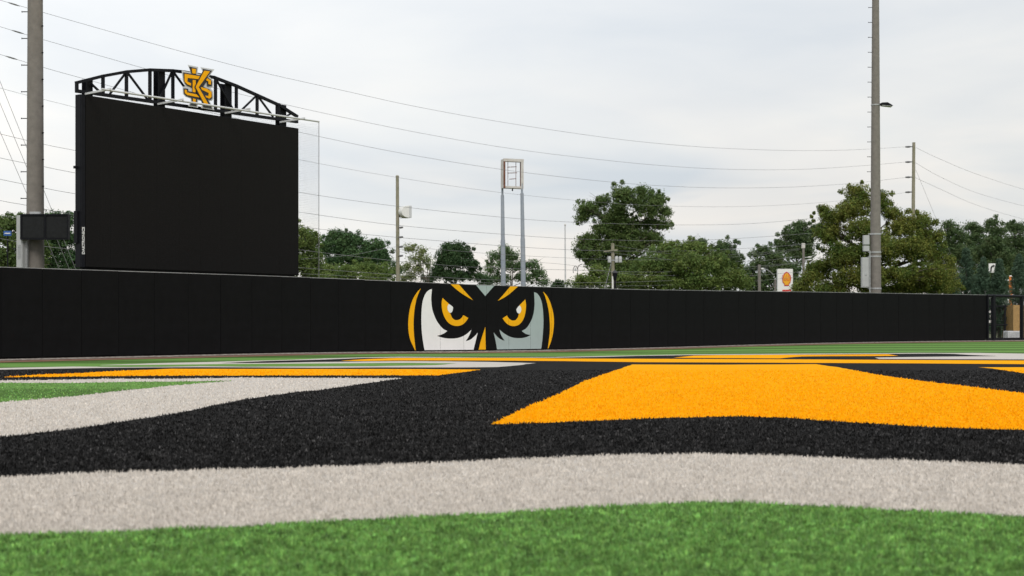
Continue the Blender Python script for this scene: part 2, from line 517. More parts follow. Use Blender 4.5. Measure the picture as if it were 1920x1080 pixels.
black_p = near_black + [(2150, 674), (1920, 672.8), (1720, 672.2), (1649, 672), (1641, 669), (1720, 667.9), (1817, 667), (1872, 666.6), (1817, 664.4), (1786, 662.6), (1755, 662), (1720, 662.1), (1605, 662.8), (1497, 663.6), (1300, 664.7), (1200, 666.2), (1130, 668), (1047, 669.4), (917, 669.4), (742, 669.5), (680, 670.2), (610, 673), (550, 674.5), (500, 675.8), (440, 678.3), (415, 679.6), (500, 678.9), (600, 677.2), (750, 675.6), (833, 675.9), (917, 677), (1005, 679.2), (970, 683.7), (935, 686.7), (880, 687.5), (717, 687.5), (600, 688.2), (380, 687), (233, 688), (150, 689), (67, 690.5), (0, 691.7), (-260, 697), (-260, 712.5), (0, 711.5), (100, 710.5), (200, 708.2), (317, 708.4), (460, 706), (617, 706.7), (760, 707.3), (700, 715), (600, 729.5), (550, 733.5), (450, 748), (390, 760), (340, 771), (250, 784.5), (125, 803), (0, 816), (-260, 843)]
bar1 = [(5, 706), (67, 701.3), (150, 698.4), (217, 694.5), (320, 690.2), (460, 690.5), (617, 690.6), (767, 690.7), (903, 691.7), (867, 696.7), (822, 702.5), (600, 702.6), (300, 703.2), (183, 704.2), (100, 705.3)]
bar2 = [(638, 675.4), (680, 672.5), (743, 670.4), (917, 670.1), (1000, 670.5), (1047, 671.2), (1200, 671.7), (1500, 672.8), (1720, 674), (1920, 675), (2150, 676.2), (2150, 683), (1920, 681.6), (1720, 680.2), (1500, 679.2), (1200, 678), (1047, 675.9), (917, 675), (750, 674.8), (680, 675.8)]
bar3 = [(1265, 669.6), (1300, 665.9), (1347, 665.1), (1500, 664.2), (1665, 663.5), (1686, 666.2), (1655, 666.6), (1555, 666.9), (1505, 667.5), (1480, 669.2), (1463, 671), (1300, 670.1)]
main_g = [(922, 793), (962, 773), (1000, 756), (1047, 737.5), (1068, 726.7), (1093, 714), (1137, 699), (1163, 690), (1187, 682.2), (1350, 682.6), (1530, 681.6), (1580, 688.7), (1605, 693.5), (1654, 702.8), (1744, 714.8), (1825, 724), (1920, 735.6), (2150, 764), (2150, 814), (1920, 803.5), (1744, 798.5), (1642, 792), (1540, 786), (1480, 781), (1380, 778.5), (1250, 781), (1100, 787), (1000, 791)]
tip4 = [(1835, 687.4), (1920, 687.4), (2150, 687.6), (2150, 731), (1920, 698.5), (1885, 693.5), (1860, 689.7)]


def carry_on(poly):
    """run the inlays on past the frame along their own edges"""
    out = []
    for i, (x, y) in enumerate(poly):
        if x in (2150, -260):
            nb = [q for q in (poly[i - 1], poly[(i + 1) % len(poly)]) if q[0] in (0, 1920)]
            f = 780 / 230 if x > 0 else 800 / 260
            q = nb[0] if nb else (x, y)
            if nb: x, y = (2700 if x > 0 else -800), q[1] + (y - q[1]) * f
        out.append((x, y))
    return out


near_grey, near_black, top_grey, wedge_a, black_p, bar2, main_g, tip4 = [carry_on(p) for p in (near_grey, near_black, top_grey, wedge_a, black_p, bar2, main_g, tip4)]
LAYERS = [('logo_border', near_grey + top_grey, M_TW, 1, 1), ('logo_inset', wedge_a, M_TG, 0, 2), ('logo_inset', wedge_b, M_TG, 0, 2), ('logo_field', black_p, M_TB, 2, 3),
          ('logo_stroke', bar1, M_TO, 3, 4), ('logo_stroke', bar2, M_TO, 3, 4), ('logo_stroke', bar3, M_TO, 3, 4), ('logo_stroke', main_g, M_TO, 3, 4), ('logo_stroke', tip4, M_TO, 3, 4)]
polys = []
for nm, poly, m_, code, lay in LAYERS:
    pts = []
    for i, p in enumerate(poly):                  # soften the traced corners a little with extra points
        q = poly[(i + 1) % len(poly)]
        L = math.hypot(q[0] - p[0], q[1] - p[1]); n = max(1, min(8, int(L / 45)))
        for k in range(n): pts.append((p[0] + (q[0] - p[0]) * k / n, p[1] + (q[1] - p[1]) * k / n))
    g0 = [ground_pt(*p) for p in pts]; g = []
    for i, a in enumerate(g0):                    # the cut edge of the inlaid turf wanders by a centimetre or two
        b = g0[(i + 1) % len(g0)]; L = math.hypot(b[0] - a[0], b[1] - a[1]); yy = (a[1] + b[1]) / 2
        n = max(1, min(60, int(L / (0.05 + 0.006 * yy)))) if yy < 40 else 1
        for k in range(n):
            j = 0.008 + 0.0006 * yy
            g.append((a[0] + (b[0] - a[0]) * k / n + random.uniform(-j, j), a[1] + (b[1] - a[1]) * k / n + random.uniform(-j, j)))
    polys.append((np.array(g), code))
    bm = cdt_bm([(x, y, Z_BASE + 0.002 * lay) for x, y in g])
    bmesh.ops.recalc_face_normals(bm, faces=bm.faces[:])
    if sum(f.normal.z for f in bm.faces) < 0: bmesh.ops.reverse_faces(bm, faces=bm.faces[:])
    me = bpy.data.meshes.new(nm); bm.to_mesh(me); bm.free(); me.materials.append(m_)
    link(bpy.data.objects.new(nm, me), turf)


def inside(px, py, poly):
    n = len(poly); c = np.zeros(len(px), bool); j = n - 1
    for i in range(n):
        xi, yi = poly[i]; xj, yj = poly[j]
        t = (yi > py) != (yj > py)
        with np.errstate(divide='ignore', invalid='ignore'):
            c ^= t & (px < (xj - xi) * (py - yi) / (yj - yi) + xi)
        j = i
    return c


# --- turf fibres near the camera
def blades():
    N = 480000
    y0, y1 = 4.9, 30.0
    u = rng.random(N); Y = 1 / (1 / y0 - u * (1 / y0 - 1 / y1))          # density falls with the cube of distance
    X = (rng.random(N) - 0.5) * (0.76 * Y + 2.2)
    code = np.zeros(N, int)
    for poly, c in polys:
        code[inside(X, Y, poly)] = c
    h = rng.uniform(0.012, 0.026, N) * (1 + 0.25 * np.sin(X * 9 + 3 * np.sin(Y * 7)) * np.sin(Y * 8.3))
    w = rng.uniform(0.0016, 0.0030, N) * (Y / 6.0) ** 0.9
    a = rng.random(N) * 2 * math.pi; lean = rng.uniform(0.004, 0.016, N); la = rng.random(N) * 2 * math.pi
    cx, cy = np.cos(a) * w, np.sin(a) * w; lx, ly = np.cos(la) * lean, np.sin(la) * lean
    zb = Z_BASE - 0.001 + np.array([0.0, 0.002, 0.006, 0.008])[code]
    v = np.stack([np.stack([X - cx, Y - cy, zb], 1), np.stack([X + cx, Y + cy, zb], 1),
                  np.stack([X + cx * .8 + lx * .4, Y + cy * .8 + ly * .4, zb + h * .65], 1), np.stack([X + lx, Y + ly, zb + h], 1),
                  np.stack([X - cx * .8 + lx * .4, Y - cy * .8 + ly * .4, zb + h * .65], 1)], 1)
    cols = [GREEN, GREY, BLACK, (0.85, 0.405, 0.003)]; isl = [0.25, 0.06, 0.4, 0.05]; hu = [0.02, 0.0, 0.0, 0.006]
    mul = [1.24, 1.34, 1.1, 1.05]
    # fibres grow in tufts of about two centimetres; each tuft has its own tone, which paints the glints on black
    ix = np.floor(X / 0.024 + 0.6 * np.sin(Y * 41)).astype(np.int64); iy = np.floor(Y / 0.055 + 0.6 * np.sin(X * 37)).astype(np.int64)
    hsh = ((ix * 73856093) ^ (iy * 19349663)) & 0xFFFFF
    tone = np.random.default_rng(5).normal(size=0x100000)[hsh]
    sig = np.array([0.32, 0.08, 1.0, 0.05])[code]
    shd = np.clip(np.exp(tone * sig - 0.3 * sig * sig), 0.2, np.array([2.0, 1.3, 6.0, 1.08])[code]).astype(np.float32)
    for c in range(4):
        s = v[code == c]
        if not len(s): continue
        idx = np.arange(len(s) * 5).reshape(-1, 5)
        m_ = mat('fibre_%d' % c, tuple(min(0.95, k_ * mul[c]) for k_ in cols[c]), 0.42 if c in (0, 2) else 0.6, var=(0.22, 0.04, 0.3, 0.05)[c], scale=(5, 3, 5, 2.5)[c], detail=3, island=isl[c], hue=hu[c], translucent=0.15, shade=True, spec=(0.3, 0.12, 0.14, 0.04)[c])
        o = raw_mesh('turf_fibres', s.reshape(-1, 3), idx, 5, m_, turf)
        o.data.attributes.new('shade', 'FLOAT', 'FACE').data.foreach_set('value', shd[code == c])
        o['kind'] = 'stuff'


blades()

# ------------------------------------------------------------------ outfield wall: pads, backing, owl-eye print
wall = thing('outfield_wall', 'long black padded outfield wall with owl eyes printed across it', 'wall', (joints[0].x, joints[0].y, 0))
pm = MB(); pm.box((PW / 2, 0.055, WH / 2 + 0.03), (PW - 0.007, 0.11, WH - 0.06))
pad0 = obj('pad_panel', pm, M_PAD, None, bevel=0.012)
pad_me = pad0.data
bpy.data.objects.remove(pad0)
lastw = (joints[-1] - joints[-2]).length
pm = MB(); pm.box((lastw / 2, 0.055, WH / 2 + 0.03), (lastw - 0.007, 0.11, WH - 0.06))
t_ = obj('pad_panel', pm, M_PAD, None, bevel=0.012); pad_last = t_.data; bpy.data.objects.remove(t_)


def base_z(p): return float(terrain(p.x, p.y))


back = MB(); foot = MB(); cap = MB()
for i in range(len(joints) - 1):
    a, b = joints[i], joints[i + 1]; d = (b - a).normalized(); n = Vector((d.y, -d.x, 0))
    o = bpy.data.objects.new('pad_panel', pad_last if i == len(joints) - 2 else pad_me); link(o, wall)
    zb = (base_z(a) + base_z(b)) / 2
    q = a - n * random.uniform(0.0, 0.006)
    o.location = (q.x - joints[0].x, q.y - joints[0].y, zb + random.uniform(-0.003, 0.003))
    o.rotation_euler = (0, 0, math.atan2(d.y, d.x))
    c = (a + b) / 2 - n * 0.135 + Vector((0, 0, zb + WH / 2 - 0.03))
    back.box(c, ((b - a).length + 0.02, 0.04, WH - 0.02), (d, -n, Vector((0, 0, 1))))
    if i % 2 == 0:
        obj('foot_block', MB().box(a - n * 0.06 + Vector((0, 0, zb + 0.02)), (0.16, 0.08, 0.10), (d, -n, Vector((0, 0, 1)))), M_BLK, wall)
    cap.box((a + b) / 2 - n * 0.085 + Vector((0, 0, zb + WH + 0.004)), ((b - a).length - 0.002, 0.15, 0.028), (d, -n, Vector((0, 0, 1))))  # pale strip added as the sky highlight on the pads' upper edge
obj('backing_board', back, M_BLK, wall)
obj('top_edge_highlight', cap, M_EDGE_HILITE, wall)


def wall_sz(px, py):
    """photo pixel -> distance along the pads, height above datum"""
    k = (px - 960) / F
    for i in range(len(joints) - 1):
        a, b = joints[i], joints[i + 1]
        den = (b.x - a.x) - k * (b.y - a.y); t = (k * a.y - a.x) / den
        if -1e-6 <= t <= 1 + 1e-6:
            Y = a.y + (b.y - a.y) * t
            return joint_s[i] + t * (joint_s[i + 1] - joint_s[i]), zat(py, Y)
    raise ValueError(px)


def wall_pt(s, z, off):
    i = max(0, min(len(joints) - 2, int(np.searchsorted(joint_s, s, side='right')) - 1))
    a, b = joints[i], joints[i + 1]; t = (s - joint_s[i]) / (joint_s[i + 1] - joint_s[i])
    d = (b - a).normalized(); n = Vector((d.y, -d.x, 0)); p = a + (b - a) * t + n * off
    return Vector((p.x, p.y, z))


def smooth_loop(pts, n=3):
    """Catmull-Rom on a closed loop but keep sharp corners"""
    out = []; N = len(pts)
    for i in range(N):
        p0, p1, p2, p3 = [Vector(pts[(i + k) % N]) for k in (-1, 0, 1, 2)]

        def corner(a, b, c):
            u, w = (b - a), (c - b)
            return u.length < 1e-6 or w.length < 1e-6 or u.angle(w) > 0.75
        c1, c2 = corner(p0, p1, p2), corner(p1, p2, p3)
        a = p1 * 2 - p2 if c1 else p0; d = p2 * 2 - p1 if c2 else p3
        for k in range(n):
            t = k / n
            out.append(0.5 * ((2 * p1) + (p2 - a) * t + (2 * a - 5 * p1 + 4 * p2 - d) * t * t + (3 * p1 - a - 3 * p2 + d) * t ** 3))
    return [tuple(p) for p in out]


def print_on_wall(name, pts, material, ox, oy, off=0.006, label=None):
    px = [(ox + u / 7.2, oy + v / 7.2) for u, v in pts]
    px = smooth_loop(px, 3)
    vs = []
    for x, y in px:
        s, z = wall_sz(x, y); b0 = base_z(wall_pt(s, 0, 0))
        vs.append((s, max(b0 + 0.075, min(b0 + WH - 0.006, z)), 0.0))
    bm = cdt_bm(vs)
    s0, s1 = min(v.co.x for v in bm.verts), max(v.co.x for v in bm.verts)
    for js in joint_s:
        if s0 < js < s1:
            for e in (-0.004, 0.004):
                bmesh.ops.bisect_plane(bm, geom=bm.verts[:] + bm.edges[:] + bm.faces[:], plane_co=(js + e, 0, 0), plane_no=(1, 0, 0))
            bmesh.ops.delete(bm, geom=[f for f in bm.faces if abs(f.calc_center_median().x - js) < 0.004], context='FACES')
    L = root_loc(wall)
    for v in bm.verts: v.co = wall_pt(v.co.x, v.co.y, off) - L
    loose = [v for v in bm.verts if not v.link_faces]; bmesh.ops.delete(bm, geom=loose, context='VERTS')
    bmesh.ops.recalc_face_normals(bm, faces=bm.faces[:])
    me = bpy.data.meshes.new(name); bm.to_mesh(me); bm.free(); me.materials.append(material)
    o = link(bpy.data.objects.new(name, me), wall)
    if label: o['label'] = label
    return o


LX, RX, OY = 750, 900, 520
print_on_wall('printed_crescent', [(280, 148), (225, 205), (170, 300), (130, 430), (110, 600), (115, 740), (140, 850), (175, 930), (212, 1012), (200, 900), (185, 750), (182, 600), (192, 450), (215, 320), (245, 225)], M_GOLDV, LX, OY)
print_on_wall('printed_cheek', [(430, 158), (390, 172), (350, 210), (318, 275), (298, 360), (288, 480), (287, 600), (292, 720), (305, 840), (325, 960), (338, 1018), (990, 1000), (1000, 940), (1020, 860), (1048, 745), (1010, 790), (950, 840), (885, 862), (910, 825), (940, 770), (962, 708), (910, 755), (840, 800), (760, 822), (680, 827), (600, 820), (540, 805), (497, 790), (550, 775), (600, 752), (635, 724), (580, 695), (530, 640), (490, 580), (455, 500), (432, 420), (422, 330), (420, 260)], M_WHITEV, LX, OY, label='white printed cheek feathers of the owl')
print_on_wall('printed_iris', [(573, 278), (562, 330), (562, 400), (575, 470), (600, 540), (640, 600), (690, 640), (760, 657), (820, 648), (865, 620), (900, 580), (920, 548), (853, 510), (835, 540), (805, 567), (765, 578), (730, 570), (700, 540), (675, 484), (655, 465), (640, 430), (641, 390), (660, 358)], M_GOLDV, LX, OY)
print_on_wall('printed_glint', [(662, 360), (695, 385), (713, 400), (712, 430), (700, 465), (680, 480), (660, 470), (645, 445), (638, 410), (645, 375)], M_WHITEV, LX, OY, 0.009)
print_on_wall('printed_brow', [(680, 93), (795, 97), (890, 205), (985, 310), (850, 230), (750, 155)], M_GOLDV, LX, OY)
print_on_wall('printed_crest', [(1025, 105), (1273, 112), (1149, 252)], M_SAGEV, LX, OY)
print_on_wall('printed_beak', [(1058, 998), (1080, 890), (1110, 790), (1150, 668), (1156, 993)], M_GOLDV, LX, OY)
print_on_wall('printed_brow', [(410, 118), (512, 121), (420, 205), (330, 270), (238, 318), (330, 215)], M_GOLDV, RX, OY)
print_on_wall('printed_iris', [(610, 298), (620, 370), (615, 450), (598, 530), (570, 590), (530, 635), (485, 655), (440, 658), (390, 645), (345, 610), (303, 553), (362, 515), (385, 550), (415, 575), (445, 583), (480, 575), (510, 540), (525, 490), (548, 465), (555, 430), (547, 398), (530, 378)], M_GOLDV, RX, OY)
print_on_wall('printed_glint', [(530, 380), (548, 400), (555, 430), (550, 460), (535, 485), (522, 489), (500, 475), (488, 435), (505, 405)], M_WHITEV, RX, OY, 0.009)
print_on_wall('printed_cheek', [(728, 200), (765, 215), (800, 255), (830, 330), (846, 420), (853, 520), (855, 620), (850, 720), (840, 840), (822, 992), (232, 998), (222, 930), (205, 840), (182, 742), (225, 795), (275, 835), (333, 857), (300, 810), (275, 760), (262, 706), (320, 755), (400, 800), (480, 820), (560, 820), (630, 805), (683, 778), (630, 768), (595, 750), (562, 724), (620, 690), (665, 630), (700, 560), (725, 470), (735, 370), (733, 280)], M_SAGEV, RX, OY, label='pale grey printed cheek feathers of the owl')
print_on_wall('printed_crescent', [(850, 190), (910, 260), (955, 360), (985, 470), (997, 580), (993, 680), (975, 800), (945, 900), (912, 980), (930, 840), (942, 720), (940, 600), (930, 480), (912, 380), (885, 280)], M_GOLDV, RX, OY)

# ------------------------------------------------------------------ scoreboard
SA = Vector((-13.33, 44.0, 0)); SB = Vector((-7.75, 51.8, 0))
SD = (SB - SA).normalized(); SN = Vector((SD.y, -SD.x, 0)); SLEN = (SB - SA).length; UP = Vector((0, 0, 1))


def bp(px, py, w=0.0):
    """photo pixel -> point on the plane w metres in front of the board's face"""
    k = (px - 960) / F; o = SA + SN * w
    den = SD.x - k * SD.y; t = (k * o.y - o.x) / den; p = o + SD * t
    return Vector((p.x, p.y, zat(py, p.y)))


board = thing('video_scoreboard', 'huge blank black video scoreboard with arched truss behind the wall', 'scoreboard', (SA.x, SA.y, -0.3))
bz0, bz1 = 2.70, 8.06
cab = MB(); cab.box(SA + SD * SLEN / 2 - SN * 0.16 + UP * (bz0 + bz1) / 2, (SLEN, 0.26, bz1 - bz0), (SD, -SN, UP))
case = obj('cabinet', cab, M_BLK, board, bevel=0.01)
NC = 10
mw = (SLEN - 0.22) / NC
for i in range(NC):
    m = MB(); m.box(SA + SD * (0.16 + mw * (i + 0.5)) - SN * 0.005 + UP * (bz0 + bz1) / 2, (mw - 0.004, 0.05, bz1 - bz0 - 0.05), (SD, -SN, UP))
    obj('display_panel', m, M_LED, board)
m = MB(); m.box(SA + SD * 0.075 - SN * 0.012 + UP * (bz0 + bz1) / 2, (0.13, 0.05, bz1 - bz0 - 0.01), (SD, -SN, UP)); obj('side_trim', m, M_BLK, board)
m = MB(); m.box(SA + SD * -0.03 - SN * 0.2 + UP * 3.95, (0.07, 0.16, 1.0), (SD, -SN, UP)); obj('control_box', m, M_BLK, board, bevel=0.01)
m = MB(); m.box(SA + SD * -0.05 - SN * 0.2 + UP * 5.8, (0.12, 0.08, 0.08), (SD, -SN, UP)); obj('camera_bracket', m, M_BLK, board)


def text_mesh(name, s, size, origin, xdir, ydir, material, parent, depth=0.004, bold=0.0):
    cu = bpy.data.curves.new(name, 'FONT'); cu.body = s; cu.size = size; cu.extrude = depth; cu.align_x = 'CENTER'; cu.align_y = 'CENTER'; cu.offset = bold
    cu.resolution_u = 2
    to = bpy.data.objects.new(name, cu); COL.objects.link(to)
    bpy.context.view_layer.update()
    me = bpy.data.meshes.new_from_object(to.evaluated_get(bpy.context.evaluated_depsgraph_get()))
    bpy.data.objects.remove(to)
    zdir = xdir.cross(ydir); M = Matrix((xdir, ydir, zdir)).transposed().to_4x4(); M.translation = origin - root_loc(parent)
    me.transform(M); me.materials.clear(); me.materials.append(material); me.name = name
    return link(bpy.data.objects.new(name, me), parent)


text_mesh('maker_name', 'DAKTRONICS', 0.135, SA + SD * 0.075 + SN * 0.016 + UP * zat(451, 44), UP, -SD, M_WHITE, board, bold=0.004)

# support columns
for (xa, xb, yt) in ((155, 172, 149), (289, 308, 132), (414, 433, 157), (518, 535, 197)):
    pa, pb = bp(xa, yt, -0.42), bp(xb, yt, -0.42); c = (pa + pb) / 2; w = (pb - pa).length * 0.62
    col_ = MB(); h = (pa.z + pb.z) / 2 + 0.3
    for sgn in (-1, 1): col_.box(Vector((c.x, c.y, -0.3 + h / 2)) + SN * sgn * 0.12, (w, 0.03, h), (SD, -SN, UP))
    col_.box(Vector((c.x, c.y, -0.3 + h / 2)), (0.03, 0.21, h), (SD, -SN, UP))
    obj('support_column', col_, M_BLK, board)
# lower support beam stubs below the board
m = MB(); m.box(SA + SD * SLEN / 2 - SN * 0.2 + UP * (bz0 - 0.05), (SLEN * 0.97, 0.16, 0.09), (SD, -SN, UP)); obj('lower_beam', m, M_BLK, board)

TW = -0.2
topch = [(143.5, 155), (193, 142.5), (237, 134.5), (280, 131), (323, 132.5), (345, 135), (401, 145), (443, 161), (482, 178.5), (523, 197), (556.5, 218)]


def botch(px): return 170.5 + (px - 143) * (228.5 - 170.5) / (557 - 143)


tr = obj('truss', MB().beam(bp(142, botch(142), TW), bp(557.5, botch(557.5), TW), 0.10, 0.10, SN), M_BLK, board)
ch = MB(); pts = [bp(x, y, TW) for x, y in topch]
for a, b in zip(pts[:-1], pts[1:]):
    e = (b - a).normalized() * 0.03; ch.beam(a - e, b + e, 0.095, 0.10, SN)
obj('top_chord', ch, M_BLK, tr)


def top_at(px): return float(np.interp(px, [p[0] for p in topch], [p[1] for p in topch]))


for px in (143.8, 193, 237, 281, 324, 404, 443, 482, 522, 556):
    m = MB().beam(bp(px, botch(px), TW), bp(px, top_at(px), TW), 0.085, 0.085, SN); obj('truss_post', m, M_BLK, tr)
for (x0, y0, x1, y1) in ((172, 158, 188, 173), (206, 176, 236, 136), (239, 136, 277, 187), (297, 190, 322, 135), (326, 136, 352, 172), (406, 150, 440, 211), (447, 212, 480, 180), (484, 181, 512, 219), (528, 222, 548, 212)):
    m = MB().beam(bp(x0, y0, TW - 0.01), bp(x1, y1, TW - 0.01), 0.058, 0.058, SN); obj('truss_brace', m, M_BLK, tr)

# letter emblem on the truss
EMW = 0.12


def em(pts, w): return [bp(330 + u / 10.29, 110 + v / 10.29, w) for u, v in pts]


outer = [(225, 118), (428, 160), (412, 285), (480, 300), (515, 255), (468, 162), (742, 208), (632, 345), (700, 395), (722, 440), (712, 560), (665, 570), (712, 625), (722, 770), (690, 818), (645, 815), (742, 992), (478, 950), (503, 885), (485, 815), (432, 805), (418, 870), (428, 946), (230, 915), (285, 835), (280, 772), (180, 735), (132, 680), (125, 540), (178, 535), (132, 430), (108, 225), (283, 262)]
dark = [(255, 150), (402, 185), (388, 305), (492, 325), (545, 262), (515, 195), (695, 232), (600, 350), (680, 408), (698, 450), (692, 530), (600, 535), (590, 440), (525, 540), (640, 590), (695, 645), (702, 755), (675, 795), (618, 790), (700, 962), (520, 935), (530, 885), (470, 785), (412, 778), (395, 870), (402, 918), (262, 893), (306, 840), (303, 755), (195, 715), (152, 665), (148, 570), (235, 580), (240, 625), (310, 640), (310, 560), (205, 515), (155, 430), (138, 262), (300, 290)]
emb = obj('emblem', MB().prism(em(outer, EMW), em(outer, EMW - 0.22)), M_CHAR, board)
obj('emblem_border', MB().prism(em(outer, EMW + 0.012), em(outer, EMW + 0.002)), M_SILVER, emb)
obj('emblem_outline', MB().prism(em(dark, EMW + 0.030), em(dark, EMW + 0.014)), M_CHAR, emb)
for i, lp in enumerate(([(305, 190), (385, 198), (380, 290), (315, 282)],
                        [(165, 290), (465, 340), (430, 395), (225, 370), (217, 440), (290, 475), (290, 522), (215, 492), (165, 440)],
                        [(322, 410), (380, 415), (382, 500), (375, 650), (320, 640)],
                        [(600, 375), (675, 420), (672, 500), (625, 490), (625, 440), (578, 415)],
                        [(475, 545), (600, 580), (685, 640), (685, 740), (640, 770), (575, 740), (565, 710), (625, 720), (630, 660), (500, 600)],
                        [(165, 595), (210, 605), (212, 650), (400, 690), (455, 750), (215, 700), (170, 660)],
                        [(325, 765), (380, 780), (378, 850), (325, 840)])):
    obj('letter_stroke', MB().prism(em(lp, EMW + 0.046), em(lp, EMW + 0.032)), M_GOLDP, emb)
kl = [(545, 230), (655, 245), (437, 550), (632, 890), (552, 882), (378, 545)]
ko = [(525, 220), (690, 235), (465, 550), (668, 905), (530, 895), (352, 545)]
obj('letter_outline', MB().prism(em(ko, EMW + 0.060), em(ko, EMW + 0.048)), M_CHAR, emb)
obj('letter_stroke', MB().prism(em(kl, EMW + 0.074), em(kl, EMW + 0.062)), M_GOLDP, emb)

# safety net hung in front of the board
NW = 1.1
nl, nr = bp(190, 167, NW), bp(598, 228, NW)
net = thing('safety_net', 'fine netting on a pale pipe hung before the scoreboard', 'netting', (nr.x, nr.y, 0))
obj('pipe', MB().tube([nl, nr], 0.034, 8), M_SILVER, net, smooth=True)
for (x0, y0) in ((160, 176), (296, 195), (422, 212), (525, 229)):
    a = bp(x0, y0, -0.05); obj('outrigger', MB().beam(a, a + SN * 1.22 + UP * 0.04, 0.04, 0.06, UP), M_SILVER, net)
obj('edge_cable', MB().tube([nr + SN * 0.0 - UP * 0.02, Vector((nr.x, nr.y, 1.0)), Vector((nr.x, nr.y, -0.3))], 0.011, 5), M_WIRE, net)
nm_ = MB(); NL = (nr - nl); NLh = Vector((NL.x, NL.y, 0)); NU = NLh.length; nd = NLh / NU


def strand(a, b, t):
    d = (b - a).normalized(); x = d.cross(SN).normalized() * t; y = SN * t
    nm_.add([a + x, a - x * .5 + y * .87, a - x * .5 - y * .87, b + x, b - x * .5 + y * .87, b - x * .5 - y * .87], [(0, 1, 4, 3), (1, 2, 5, 4), (2, 0, 3, 5)])


zt = lambda u: nl.z + (nr.z - nl.z) * u / NU - 0.10 * (1 - abs(((u / 1.6) % 1) * 2 - 1)) - 0.03
u = 0.0
while u < NU:
    p = nl + nd * u; strand(Vector((p.x, p.y, zt(u))), Vector((p.x, p.y, 2.0)), 0.0015); u += 0.06
z = 2.0
while z < nl.z - 0.12:
    strand(Vector((nl.x, nl.y, z)), Vector((nr.x, nr.y, z)), 0.0015); z += 0.06
o = obj('mesh', nm_, M_NET, net, fix=False); o['kind'] = 'stuff'


# ------------------------------------------------------------------ light poles
def light_pole(label, pxc, Y, r0, slope, step, pys_l, pys_r):
    X = xat(pxc, Y)
    t = thing('light_pole', label, 'pole', (X, Y, -0.3), 'tall tapered stadium light poles')
    top = 25.0
    obj('shaft', MB().tube([(X, Y, -0.3 + top * i / 10) for i in range(11)], [r0 - slope * top * i / 10 for i in range(11)], 28), M_CONC, t, smooth=True)
    zs = zat(pys_l[0], Y); dz = (zat(pys_l[0], Y) - zat(pys_l[1], Y))
    z = zat(pys_l[-1], Y)
    while z < 22:
        r = r0 - slope * (z + 0.3)
        m = MB().tube([(X - r + 0.02, Y, z), (X - r - 0.19, Y, z)], 0.016, 6); m.tube([(X - r - 0.19, Y, z), (X - r - 0.20, Y, z)], 0.03, 6); obj('step_peg', m, M_BLK, t)
        if pxc < 900: m = MB().tube([(X + r * 0.92, Y - 0.06, z + dz * 0.45), (X + r * 0.96 + 0.045, Y - 0.09, z + dz * 0.45)], 0.025, 6)
        if pxc < 900: obj('step_bolt', m, M_BLK, t)
        z += dz
    return t, X


lp, lpx = light_pole('thick light pole with twin dark displays beside the scoreboard', 66, 47.0, 0.305, 0.0052, 0, (23, 73, 122, 172, 222, 272, 322, 372), None)
rp, rpx = light_pole('light pole with grey boxes and a small floodlight before the orange tinged tree', 1641.8, 76.0, 0.31, 0.0068, 0, (237, 265, 294, 322), None)
for py in (439, 473, 481, 541):
    z = zat(py, 76); r = 0.31 - 0.0068 * (z + .3)
    obj('clamp_band', MB().tube([(rpx, 76, z - 0.04), (rpx, 76, z + 0.04)], r + 0.02, 24), M_GALV, rp, smooth=True)
    obj('band_lug', MB().box((rpx - r - 0.07, 75.9, z), (0.16, 0.05, 0.05)), M_GALV, rp)
Yb = 75.75


def px_box(name, x0, x1, y0, y1, Y, depth, material, parent, bevel=0.01):
    a, b = at(x0, y1, Y), at(x1, y0, Y)
    return obj(name, MB().box(((a.x + b.x) / 2, Y + depth / 2, (a.z + b.z) / 2), (b.x - a.x, depth, b.z - a.z)), material, parent, bevel=bevel)


px_box('junction_box', 1619.5, 1630.5, 441, 458.5, Yb, 0.25, M_CABINET, rp)
px_box('junction_box', 1619.5, 1630.5, 460.5, 471, Yb, 0.25, M_CABINET, rp)
bb = px_box('service_box', 1616.5, 1630, 482.5, 539, Yb, 0.28, M_CABINET, rp)
px_box('box_door', 1617.5, 1629, 485, 537, Yb - 0.014, 0.012, M_CABINET, bb, 0.003)
px_box('latch', 1622, 1625, 512, 516, Yb - 0.04, 0.03, M_GALV, bb, 0.003)
obj('conduit', MB().tube([at(1631.2, 470, 75.7), at(1631.2, 548, 75.7)], 0.03, 8), M_GALV, rp)
# small floodlight on the right pole
fl = MB(); z = zat(197, 76); r = 0.31 - 0.0068 * z
obj('floodlight_arm', MB().beam((rpx, 75.9, z), (rpx + 0.45, 75.85, z), 0.05, 0.05, UP), M_BLK, rp)
hd = [(0.22, 0.08), (0.55, 0.10), (0.84, -0.08), (0.80, -0.11), (0.26, -0.05)]
f1 = [Vector((rpx + a, 75.6, z + b)) for a, b in hd]; f2 = [Vector((rpx + a, 76.0, z + b)) for a, b in hd]
fh = obj('floodlight_head', MB().prism(f1, f2), M_BLK, rp, bevel=0.01)
obj('lens', MB().prism([p - UP * 0.006 for p in (f1[3], f1[4], f2[4], f2[3])], [p - UP * 0.02 for p in (f1[3], f1[4], f2[4], f2[3])]), M_SILVER, fh)
obj('clamp_band', MB().tube([(rpx, 76, z - 0.03), (rpx, 76, z + 0.03)], r + 0.02, 24), M_GALV, rp, smooth=True)

